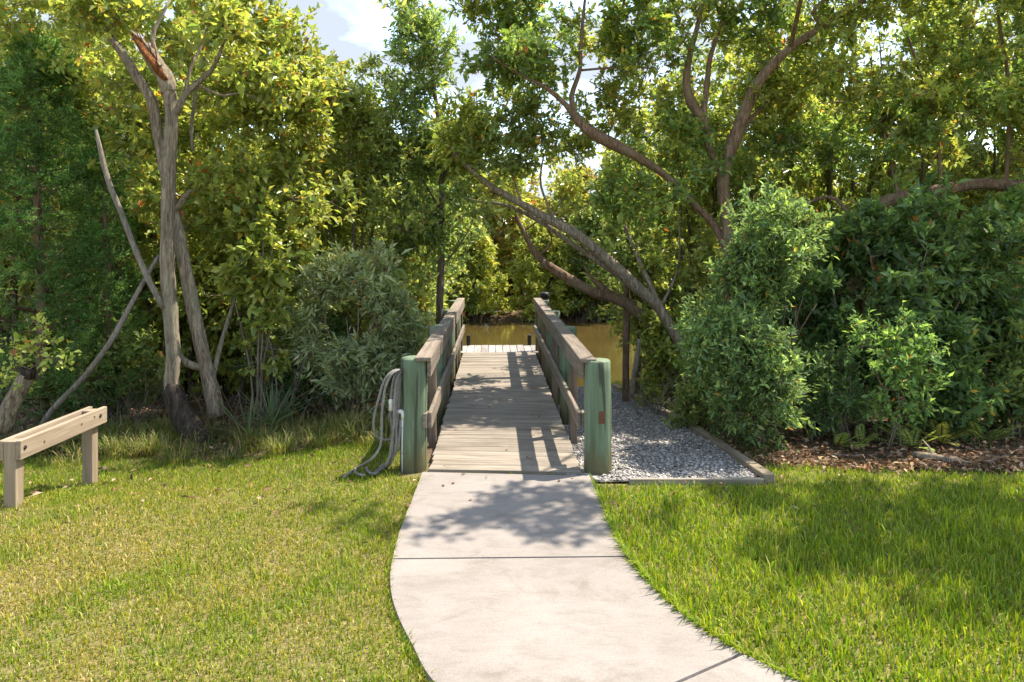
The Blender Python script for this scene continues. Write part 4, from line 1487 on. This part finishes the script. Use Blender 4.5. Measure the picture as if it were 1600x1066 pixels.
# ================================================================== trees, right side
RB = dict(tl=.30, L=.076, W=.037, pal=GREEN_M, odd=.03, twigs=7, leaves=9)
RY = dict(RB, pal=GREEN_Y)
C = Crown(111)
YF = 9.6
gF = at_ground(1118, YF)
tree('leaning_tree', 'grey tree leaning far left across the view over the shell ramp', 'tree', None,
     [(1122, 650, YF, 24.0), (1108, 612, YF, 19.2), (1085, 572, YF, 18.4), (1052, 518, YF, 18.4), (1026, 476, YF, 21.6), (985, 440, YF, 24.0), (940, 398, YF - .05, 21.6), (900, 366, YF - .1, 20.0),
      (860, 344, YF - .1, 16.8), (810, 316, YF - .1, 14.4), (760, 286, YF - .15, 12.0), (718, 248, YF - .2, 8.8), (690, 214, YF - .25, 4.8)],
     [[(990, 445, YF + .02, 12.8), (940, 412, YF + .08, 12.0), (890, 378, YF + .1, 11.2), (840, 344, YF + .1, 9.6), (795, 322, YF + .1, 7.2), (760, 316, YF + .1, 4.8), (720, 310, YF, 3.2)],
      [(1030, 480, YF, 11.2), (1014, 440, YF + .05, 10.4), (1002, 415, YF + .1, 9.6), (975, 350, YF + .2, 7.2), (962, 300, YF + .3, 4.8)],
      [(1035, 475, YF, 7.2), (1052, 440, YF + .1, 5.6), (1062, 400, YF + .1, 4.0), (1060, 340, YF, 3.2)],
      [(1050, 515, YF, 16.0), (1075, 540, YF + .15, 14.4), (1100, 600, YF + .3, 14.4)],
      [(870, 350, YF, 5.6), (845, 290, YF, 4.8), (850, 240, YF + .1, 3.2)], [(815, 320, YF - .1, 4.8), (800, 260, YF - .1, 4.0), (815, 200, YF, 2.4)]],
     C, M_BARK, M_LEAF,
     [dict(at=(720, 200, YF), r=(.5, .6, .6), ncl=38, **RY), dict(at=(790, 210, YF), r=(.7, .6, .6), ncl=60, **RB), dict(at=(860, 190, YF + .3), r=(.6, .6, .5), ncl=46, **RY),
      dict(at=(1000, 350, YF + .5), r=(.55, .5, .7), ncl=60, **RB), dict(at=(1060, 400, YF + .4), r=(.5, .5, .6), ncl=50, **RY), dict(at=(730, 320, YF - .1), r=(.22, .3, .2), ncl=9, **RB)], segs=13, base=gF)

C = Crown(112)
YG = 10.4
tree('low_leaning_tree', 'lower brown tree leaning left below the grey leaning tree', 'tree', None,
     [(1080, 620, YG + .1, 24), (1040, 535, YG, 22), (990, 482, YG, 22), (960, 466, YG, 21), (925, 455, YG, 20), (880, 430, YG, 18), (842, 402, YG, 14), (818, 362, YG, 10), (804, 330, YG, 7), (800, 300, YG, 4)],
     [[(965, 468, YG, 14), (940, 448, YG, 12), (925, 435, YG, 8), (915, 418, YG, 4)], [(840, 400, YG, 6), (862, 380, YG, 5), (855, 350, YG, 3)], [(818, 362, YG, 5), (845, 345, YG, 3), (858, 365, YG + .1, 2)]],
     C, M_BARKR, M_LEAF, [dict(at=(880, 310, YG), r=(.3, .4, .35), ncl=13, **RY), dict(at=(1010, 470, YG + .4), r=(.5, .4, .5), ncl=30, **RB), dict(at=(800, 300, YG), r=(.2, .3, .25), ncl=8, **RY)], segs=11)

C = Crown(113)
YH = 9.2
gH = at_ground(1150, YH)
RR = dict(RB, pal=[(0.065, 0.115, 0.024), (0.09, 0.135, 0.028), (0.12, 0.15, 0.03), (0.05, 0.09, 0.025)])
Hl = []
for (u, v, dy, rx, rz, k) in [(690, 20, -.6, .6, .5, 44), (780, 40, -.5, .8, .6, 62), (860, 60, -.3, .8, .6, 62), (930, 100, .2, .7, .6, 56), (1000, 40, -.2, .9, .7, 66), (1010, 180, .4, .7, .6, 52),
                              (1110, 60, .2, .9, .7, 60), (1200, 20, -.2, .9, .6, 54), (1180, 180, .6, .8, .7, 60), (1060, 240, .3, .6, .5, 42), (1270, 130, .4, .8, .7, 56), (1260, 250, .5, .8, .5, 54),
                              (960, -80, -.2, 1.0, .5, 40), (1200, -100, .2, 1.0, .6, 40), (1150, -190, -2.4, .75, .3, 26), (1330, -210, -2.3, .9, .4, 34), (1010, 300, .5, .6, .4, 34), (790, -60, -.6, .8, .5, 36)]:
    Hl.append(dict(at=(u, v, YH + dy), r=(rx, .65, rz), ncl=int(k * 0.86), gap=-.05, **(RR if k % 4 else RY)))
tree('spreading_tree', 'large spreading tree with forked reddish trunk above the right bushes', 'tree', None,
     [(1152, 640, YH, 34), (1146, 520, YH, 30), (1140, 420, YH, 24), (1137, 350, YH, 22), (1130, 290, YH, 24), (1136, 245, YH, 26), (1152, 208, YH, 25), (1170, 160, YH - .05, 23), (1190, 122, YH - .1, 20),
      (1235, 75, YH - .15, 15), (1290, 40, YH - .2, 15), (1345, 2, YH - .3, 13), (1400, -60, YH - .3, 8)],
     [[(1131, 270, YH, 16), (1112, 240, YH + .05, 14), (1098, 190, YH, 20), (1080, 160, YH, 19), (1072, 130, YH, 15), (1078, 85, YH, 12), (1090, 40, YH, 9), (1105, -30, YH, 6)],
      [(1098, 185, YH, 14), (1104, 140, YH + .1, 12), (1110, 90, YH + .1, 9), (1130, 30, YH + .1, 6)],
      [(1140, 400, YH, 16), (1115, 350, YH + .15, 15), (1080, 315, YH + .1, 13), (1040, 275, YH, 14), (1000, 248, YH - .1, 18), (955, 224, YH - .25, 24), (925, 208, YH - .3, 22), (900, 185, YH - .35, 18), (885, 165, YH - .4, 11),
       (850, 135, YH - .5, 8), (815, 118, YH - .5, 6), (770, 90, YH - .6, 4)],
      [(898, 182, YH - .35, 12), (893, 150, YH - .3, 10), (906, 110, YH - .3, 8), (908, 60, YH - .3, 7), (915, -10, YH - .3, 5)],
      [(1290, 40, YH - .2, 8), (1270, 20, YH - .2, 9), (1310, -20, YH - .3, 6)],
      [(1150, 210, YH, 10), (1190, 170, YH + .2, 7), (1230, 140, YH + .4, 5), (1300, 110, YH + .5, 4)],
      [(1235, 75, YH - .15, 9), (1260, -60, YH - 1.2, 8), (1250, -190, YH - 2.3, 5)],
      [(906, 110, YH - .3, 5), (975, 105, YH - .1, 4), (1030, 108, YH, 3)]],
     C, M_BARKR, M_LEAF, Hl, segs=13, base=gH)

C = Crown(114)
YI = 8.9
gI = at_ground(1335, YI)
Il = []
for (u, v, dy, rx, rz, k) in [(1350, 60, .3, .8, .8, 60), (1440, 110, .2, .8, .8, 64), (1530, 60, .2, .8, .8, 62), (1590, 160, 0, .8, .8, 62), (1400, 220, .4, .7, .6, 50), (1500, 220, .3, .8, .6, 56),
                              (1420, -40, .0, 1.0, .7, 40), (1600, -60, -.3, 1.0, .8, 48), (1720, 60, -.6, 1.0, .9, 60), (1790, 180, -.9, .9, .8, 50), (1730, -80, -.9, 1.1, .8, 46), (1800, -150, -2.4, .9, .5, 44), (1900, -100, -3.0, .8, .6, 40), (1830, -210, -3.4, .8, .4, 36), (1600, -230, -2.6, .8, .4, 34), (1950, -200, -3.9, .7, .4, 30), (1640, -190, -2.0, .9, .4, 36)]:
    Il.append(dict(at=(u, v, YI + dy), r=(rx, .75, rz), ncl=int(k * 0.86), gap=-.05, **(RR if k % 4 else RY)))
tree('bowed_limb_tree', 'tree whose thick bare limb bows out to the right edge', 'tree', None,
     [(1338, 640, YI, 34), (1336, 520, YI, 30), (1338, 420, YI, 26), (1345, 365, YI, 24), (1366, 326, YI, 25), (1405, 308, YI, 23), (1470, 297, YI - .05, 23), (1530, 287, YI - .1, 22), (1600, 291, YI - .2, 24),
      (1680, 270, YI - .4, 20), (1760, 200, YI - .6, 14), (1820, 110, YI - .7, 8)],
     [[(1470, 297, YI, 7), (1465, 220, YI + .1, 7), (1445, 140, YI + .1, 6), (1420, 60, YI + .1, 4)],
      [(1572, 289, YI - .1, 8), (1576, 220, YI - .1, 8), (1575, 120, YI - .1, 7), (1562, 40, YI - .1, 6), (1555, -60, YI - .1, 4)],
      [(1345, 368, YI, 9), (1305, 310, YI + .2, 8), (1260, 318, YI + .3, 5), (1220, 330, YI + .3, 3)],
      [(1680, 270, YI - .4, 10), (1690, 150, YI - .5, 8), (1660, 20, YI - .5, 5)],
      [(1760, 200, YI - .6, 10), (1830, 60, YI - 1.6, 8), (1850, -80, YI - 2.4, 5)],
      [(1405, 308, YI, 7), (1380, 200, YI + .2, 6), (1360, 90, YI + .3, 4)]],
     C, M_BARKR, M_LEAF, Il, segs=13, base=gI)

TR = 'trees behind the right bushes'
thicket_tree('mangrove_tree', 'thin mangrove in the gap right of the canal view', 1000, 12.2, 280, 50, 81, GREEN_Y, 110, group=TR, stems=3, low=.3)
thicket_tree('mangrove_tree', 'mangrove tree behind the leaning trunks at the water edge', 1080, 11.8, 120, 115, 82, GREEN_Y, 250, group=TR, low=.1)
thicket_tree('mangrove_tree', 'mangrove tree behind the forked trunk of the spreading tree', 1220, 11.4, 30, 150, 83, GREEN_M, 280, group=TR, low=.1)
thicket_tree('mangrove_tree', 'mangrove tree behind the bowed bare limb', 1420, 11.6, -20, 160, 84, GREEN_Y, 270, group=TR, low=.1)
thicket_tree('mangrove_tree', 'mangrove tree behind the dark bush at the right edge', 1590, 11.2, -40, 160, 85, GREEN_M, 270, group=TR, low=.1)
BACK.append(('dark low mangrove at the water edge behind the pale green bush', 1250, 12.6, 330, TR))
BACK.append(('dark low mangrove at the water edge behind the dark bush', 1480, 12.6, 320, TR))
thicket_tree('bright_leaved_tree', 'small tree with bright translucent leaves under the limb at the right edge', 1575, 8.6, 300, 62, 88, GREEN_B, 130, L=.09, W=.045, stems=3, low=.55, odd=.02)
# bare thin stems near the boardwalk
for nm, lab, pl in (('thin_trunk', 'straight brown trunk between the shell ramp and the canal', [(978, 640, 10.6, 14), (978, 560, 10.6, 14), (979, 480, 10.6, 13), (976, 380, 10.6, 11), (968, 330, 10.6, 8)]),
                    ('thin_trunk', 'short crooked bare trunk beside the shell ramp edging', [(988, 622, 9.3, 9), (990, 590, 9.3, 9), (997, 550, 9.3, 10), (998, 530, 9.3, 8)]),
                    ('thin_trunk', 'slim forked trunk in the litter near the right edge', [(1588, 690, 7.6, 13), (1586, 640, 7.6, 12), (1580, 600, 7.6, 9), (1570, 560, 7.7, 6)])):
    p, r = limb_pts(pl)
    T = Tubes(); T.add(p - p[0], r, 9, .08)
    o = link(nm, T.mesh(nm), None, M_BARK if 'short' in lab else M_BARKR); o.location = p[0]
    tag(o, lab, 'tree trunk')

# bushes in front
GREEN_DM = [(0.042, 0.082, 0.024), (0.06, 0.105, 0.03), (0.035, 0.07, 0.024), (0.085, 0.13, 0.035)]
shrub('pale_green_bush', 'tall pale green bush beside the shell ramp corner', 1185, 700, 345, 112, 91, GREEN_BL + [(0.12, 0.17, 0.04)], 640, .052, .02, stems=12, tl=.24, low=.05, bark=M_BARKD, hmul=.8, depth=.8, gap=-.16, updir=.6, odd=.012, leafm=M_LEAFM)
shrub('pale_green_bush', 'narrow light green bush left of the tall pale bush', 1105, 690, 500, 45, 92, [(0.09, 0.15, 0.035), (0.11, 0.165, 0.04)], 120, .05, .02, Yb=8.2, low=.1)
shrub('dark_bush', 'broad dark glossy bush between the pale bush and the right edge', 1400, 690, 345, 150, 93, GREEN_DM, 440, .085, .034, Yb=8.0, low=.1, leafm=M_LEAF, stems=12, gap=-.3)
shrub('dark_bush', 'dark glossy bush at the right edge of the picture', 1570, 690, 380, 110, 94, GREEN_DM, 280, .085, .034, Yb=7.9, low=.1, leafm=M_LEAF, stems=9, gap=-.3)
shrub('dark_bush', 'dark bush deep in the shade behind the pale bush', 1270, 690, 420, 90, 95, GREEN_DM, 200, .08, .034, Yb=8.4, low=.1, leafm=M_LEAF)
shrub('green_sapling', 'bright green sapling with a bare lower stem in front of the dark bush', 1400, 706, 510, 68, 96, GREEN_B, 60, .055, .02, low=.34, Yb=6.8, stems=3, stem_r=.008, leafm=M_LEAFM, gap=-.6)
shrub('low_shrub', 'low green shrub left of the bright sapling', 1320, 690, 560, 55, 193, GREEN_BL, 80, .055, .022, Yb=7.3, low=.1, gap=-.3)
shrub('low_shrub', 'low green shrub right of the bright sapling', 1490, 690, 570, 60, 194, GREEN_DM, 80, .07, .03, Yb=7.3, low=.12, gap=-.3)
shrub('low_shrub', 'low green shrub at the right edge above the litter', 1590, 690, 540, 60, 195, GREEN_M, 80, .07, .03, Yb=7.5, low=.2, gap=-.3)
shrub('low_shrub', 'low yellowish shrub hugging the ramp edging', 1090, 690, 620, 40, 97, GREEN_M, 40, .05, .02, Yb=7.9)
shrub('low_shrub', 'low leafy shrub between the ramp and the leaning tree', 1040, 640, 500, 45, 98, GREEN_Y, 90, .07, .035, Yb=9.9)

# ferns
def fern(name, label, base, fronds, ln, seed, pal, face=None, pw=.15, pt=.034):
    rng = np.random.default_rng(seed)
    root = empty(name, base); tag(root, label, 'fern')
    for k in range(fronds):
        a = rng.uniform(0, 6.28) if face is None else face + rng.normal() * .5
        el = rng.uniform(.5, 1.2); L_ = ln * rng.uniform(.7, 1.1)
        t = np.linspace(0, 1, 17)
        rad = L_ * np.sin(t * 1.2) * math.cos(el) * 1.1; hz = L_ * (np.sin(el) * t - .35 * t ** 2)
        c = np.stack([np.cos(a) * rad, np.sin(a) * rad, hz], 1)
        d = unit(np.gradient(c, axis=0)); s = unit(np.cross(d, [0, 0, 1.]))
        T_ = []
        pp, dd, nn, LL, WW = [], [], [], [], []
        for i in range(2, 17):
            w_ = pw * L_ * math.sin(math.pi * min(1, .12 + t[i] * .86)) ** .8
            for sg in (-1, 1):
                pp.append(c[i]); dd.append(s[i] * sg + d[i] * .45 + np.array([0, 0, .05])); nn.append(np.cross(s[i], d[i])); LL.append(w_); WW.append(L_ * pt)
        col = leaf_colors(len(pp), pal, rng, .02)
        v_, f_, c_ = leaf_quads(np.array(pp), np.array(dd), np.array(nn), np.array(LL), np.array(WW), .1, .12, col, .35)
        # rib as a thin strip
        n0 = len(v_); rib = np.concatenate([c - s * .004, c + s * .004])
        rf = [(n0 + i, n0 + i + 1, n0 + 17 + i) for i in range(16)] + [(n0 + i + 1, n0 + 18 + i, n0 + 17 + i) for i in range(16)]
        link('frond', mesh_np('frond', np.vstack([v_, rib]), np.vstack([f_, rf]), 3, np.vstack([c_, np.repeat([[.12, .07, .03]], 34, 0)])), root, M_LEAFM)
    return root


FP = [(0.09, 0.15, 0.03), (0.12, 0.17, 0.035), (0.15, 0.17, 0.05)]
fern('broad_fern', 'broad upright fern frond at the foot of the pale bush', gnd(1308, 700), 4, .42, 1, FP, -1.7, .30, .06)
fern('sword_fern', 'sword fern left of the fallen log', gnd(1425, 702), 11, .5, 2, FP)
fern('sword_fern', 'yellowing sword fern just behind the fallen log', gnd(1470, 694), 11, .5, 3, [(0.16, 0.17, 0.03), (0.20, 0.17, 0.03)])
fern('sword_fern', 'sword fern right of the fallen log', gnd(1535, 692), 11, .46, 4, FP)
fern('sword_fern', 'small fern beside the sapling stem', gnd(1345, 698), 9, .36, 5, FP)

# fallen log
a, b = gnd(1428, 716), gnd(1515, 730)
root = empty('fallen_log', a); tag(root, 'short weathered log lying in the leaf litter', 'log')
T = Tubes(); d = np.array(b - a)
T.add([d * t + np.array([0, 0, .03]) for t in np.linspace(0, 1, 9)], [.04, .045, .047, .044, .042, .04, .036, .03, .02], 10, .12)
link('log_body', T.mesh('log_body'), root, M_BARK)
T = Tubes(); T.add([d * .35 + np.array([0, 0, .05]), d * .3 + np.array([.05, .1, .10]), d * .25 + np.array([.08, .2, .13])], [.014, .01, .006], 6)
link('side_branch', T.mesh('side_branch'), root, M_BARK)
for lab, q in (('thin fallen stick right of the fallen log', [(1540, 726), (1570, 716), (1598, 704)]), ('thin fallen stick left of the fallen log', [(1290, 712), (1330, 716), (1370, 714)])):
    pts = [gnd(*z) + Vector((0, 0, .02)) for z in q]
    T = Tubes(); c_, r_ = catmull([z - pts[0] for z in pts], [.012, .01, .006], .06); T.add(c_, r_, 6, .1)
    o = link('fallen_stick', T.mesh('fallen_stick'), None, M_TWIG); o.location = pts[0]; tag(o, lab, 'stick')

# ================================================================== far bank
def far_variant(seed, pal, odd, H=6.0, Wd=2.1, n=420, lsc=1.0):
    rng = np.random.default_rng(seed)
    C = Crown(seed); stems = []
    for k in range(5):
        a = rng.uniform(0, 6.28); hh = H * rng.uniform(.6, .9)
        p, r = catmull([(rng.normal() * .3, rng.normal() * .2, -.2), (math.cos(a) * .4, math.sin(a) * .3, hh * .4), (math.cos(a) * Wd * .6, math.sin(a) * Wd * .4, hh)], [.06, .045, .012], .3)
        T = Tubes(); T.add(p, r, 6, .08); stems.append(T.mesh('trunk')); C.add_limb(p)
    for k in range(5):
        zc = H * (.06 + .94 * (k + .4) / 5)
        wk = Wd * (1.05, 1.05, .95, .8, .5)[k]
        C.lobe((rng.normal() * .25, 0, zc), (wk, wk * .7, H * .13), n // 5, 7, 8, .42 * lsc, .15 * lsc, .085 * lsc, pal, odd, -.3)
    # arching prop roots at the waterline
    T = Tubes()
    for k in range(34):
        a = rng.uniform(3.3, 6.1); q = rng.uniform(.6, 1.7)
        b = np.array([rng.normal() * .5, rng.normal() * .2, rng.uniform(.4, 1.0)]); e = np.array([math.cos(a) * q + rng.normal() * .5, math.sin(a) * q, -.75])
        m_ = (b + e) / 2 + np.array([0, 0, .35]) + (e - b) * np.array([.2, .2, 0])
        t = np.linspace(0, 1, 7)[:, None]
        T.add((1 - t) ** 2 * b + 2 * t * (1 - t) * m_ + t ** 2 * e, np.linspace(.026, .016, 7), 4, cap=False)
    return stems, C.branch_mesh(), C.crown_mesh(), T.mesh('prop_roots')


FV = [far_variant(201, MANG, .03), far_variant(202, [(0.17, 0.16, 0.03), (0.20, 0.17, 0.035), (0.10, 0.13, 0.03)], .12), far_variant(203, GREEN_M, .02)]


def far_tree(u, Yb, var, sc, label, rz):
    b = at_ground(u, Yb); b.z = max(b.z, -.75)
    root = empty('far_mangrove', b, rz); root.scale = sc
    tag(root, label, 'tree', 'mangroves on the far bank')
    st, br, cr, ro = FV[var]
    for s in st: link('trunk', s, root, M_BARKD)
    link('branches', br, root, M_TWIG)
    link('crown', cr, root, M_LEAF)
    link('prop_roots', ro, root, M_BARKD)


BV = far_variant(210, GREEN_Y, .03, H=4.6, Wd=1.6, n=340, lsc=.66)
for lab, u, Yb, tv, grp in (('tall mangrove far back in the gap left of the forked trunk', 1120, 13.0, 130, TR), ('tall mangrove far back between forked trunk and bowed limb', 1310, 12.4, 10, TR),
                            ('tall mangrove far back above the bowed limb', 1500, 12.6, -30, TR), ('tall mangrove far back beyond the right edge bushes', 1660, 12.0, -60, TR),
                            ('tall mangrove far back behind the broken treetop', 310, 12.4, -20, TL), ('tall mangrove far back behind the cedar tip', 110, 12.6, -60, TL)):
    BACK.append((lab, u, Yb, tv, grp))
BACK.append(('low green mangrove at the water edge just left of the slender trunk', 560, 12.6, 300, TL))
BACK.append(('low green mangrove at the water edge behind the dry brush', 370, 12.7, 300, TL))
BACK.append(('low green mangrove at the water edge behind the leaning tree base', 1190, 12.9, 300, TR))
for i, (lab, u, Yb, tv, grp) in enumerate(BACK):
    b = at_ground(u, Yb); b.z = max(b.z, -.85)
    s = (P(u, tv, Yb).z - b.z) / 4.6
    root = empty('mangrove_tree', b, random.uniform(-3, 3)); root.scale = (1, 1, s)
    tag(root, lab, 'tree', grp)
    for q in BV[0]: link('trunk', q, root, M_BARKD)
    link('branches', BV[1], root, M_TWIG); link('crown', BV[2], root, M_LEAF)

FB = [(650, 25.4, 2, 1.0, 'dark green mangrove on the far bank behind the slender trunk'), (735, 25.15, 0, .62, 'low lime-green mangrove on the far bank left of the canal view'),
      (800, 28.5, 1, .95, 'yellow-bronze mangrove on the far bank above the canal view centre'), (850, 25.15, 0, .60, 'low dark mangrove with exposed roots beside the mooring pile'),
      (905, 28.8, 1, .92, 'orange-tinged mangrove on the far bank between the leaning trunks'), (925, 25.15, 2, .66, 'low dark rooted mangrove on the far bank right of the railing'),
      (730, 30.0, 0, 1.0, 'tall lime-green mangrove on the far bank behind the low one'), (1000, 27.5, 0, 1.05, 'mangrove on the far bank behind the straight brown trunk'),
      (540, 28.0, 0, 1.05, 'far bank mangrove glimpsed behind the left mangroves'), (400, 27.5, 2, 1.1, 'far bank mangrove glimpsed behind the broken-topped tree'),
      (1130, 28.5, 2, 1.05, 'far bank mangrove glimpsed behind the forked trunk'), (1260, 28.0, 0, 1.05, 'far bank mangrove glimpsed behind the pale bush'),
      (1400, 28.2, 2, 1.0, 'far bank mangrove glimpsed behind the bowed limb'), (1550, 28.0, 1, 1.0, 'far bank mangrove glimpsed at the right edge'),
      (240, 28.0, 1, 1.0, 'far bank mangrove glimpsed behind the leaning pole'), (60, 28.0, 0, 1.0, 'far bank mangrove glimpsed behind the cedar')]
for i, (u, Yb, var, s, lab) in enumerate(FB):
    far_tree(u, Yb, var, (s * 1.1, s, s), lab, random.uniform(-.5, .5))

for o in bpy.data.objects:
    if o.parent is not None and o.name.split('.')[0] in ('branches', 'twigs', 'stems', 'prop_roots', 'sprout_stems', 'sprouts'):
        o['kind'] = 'stuff'
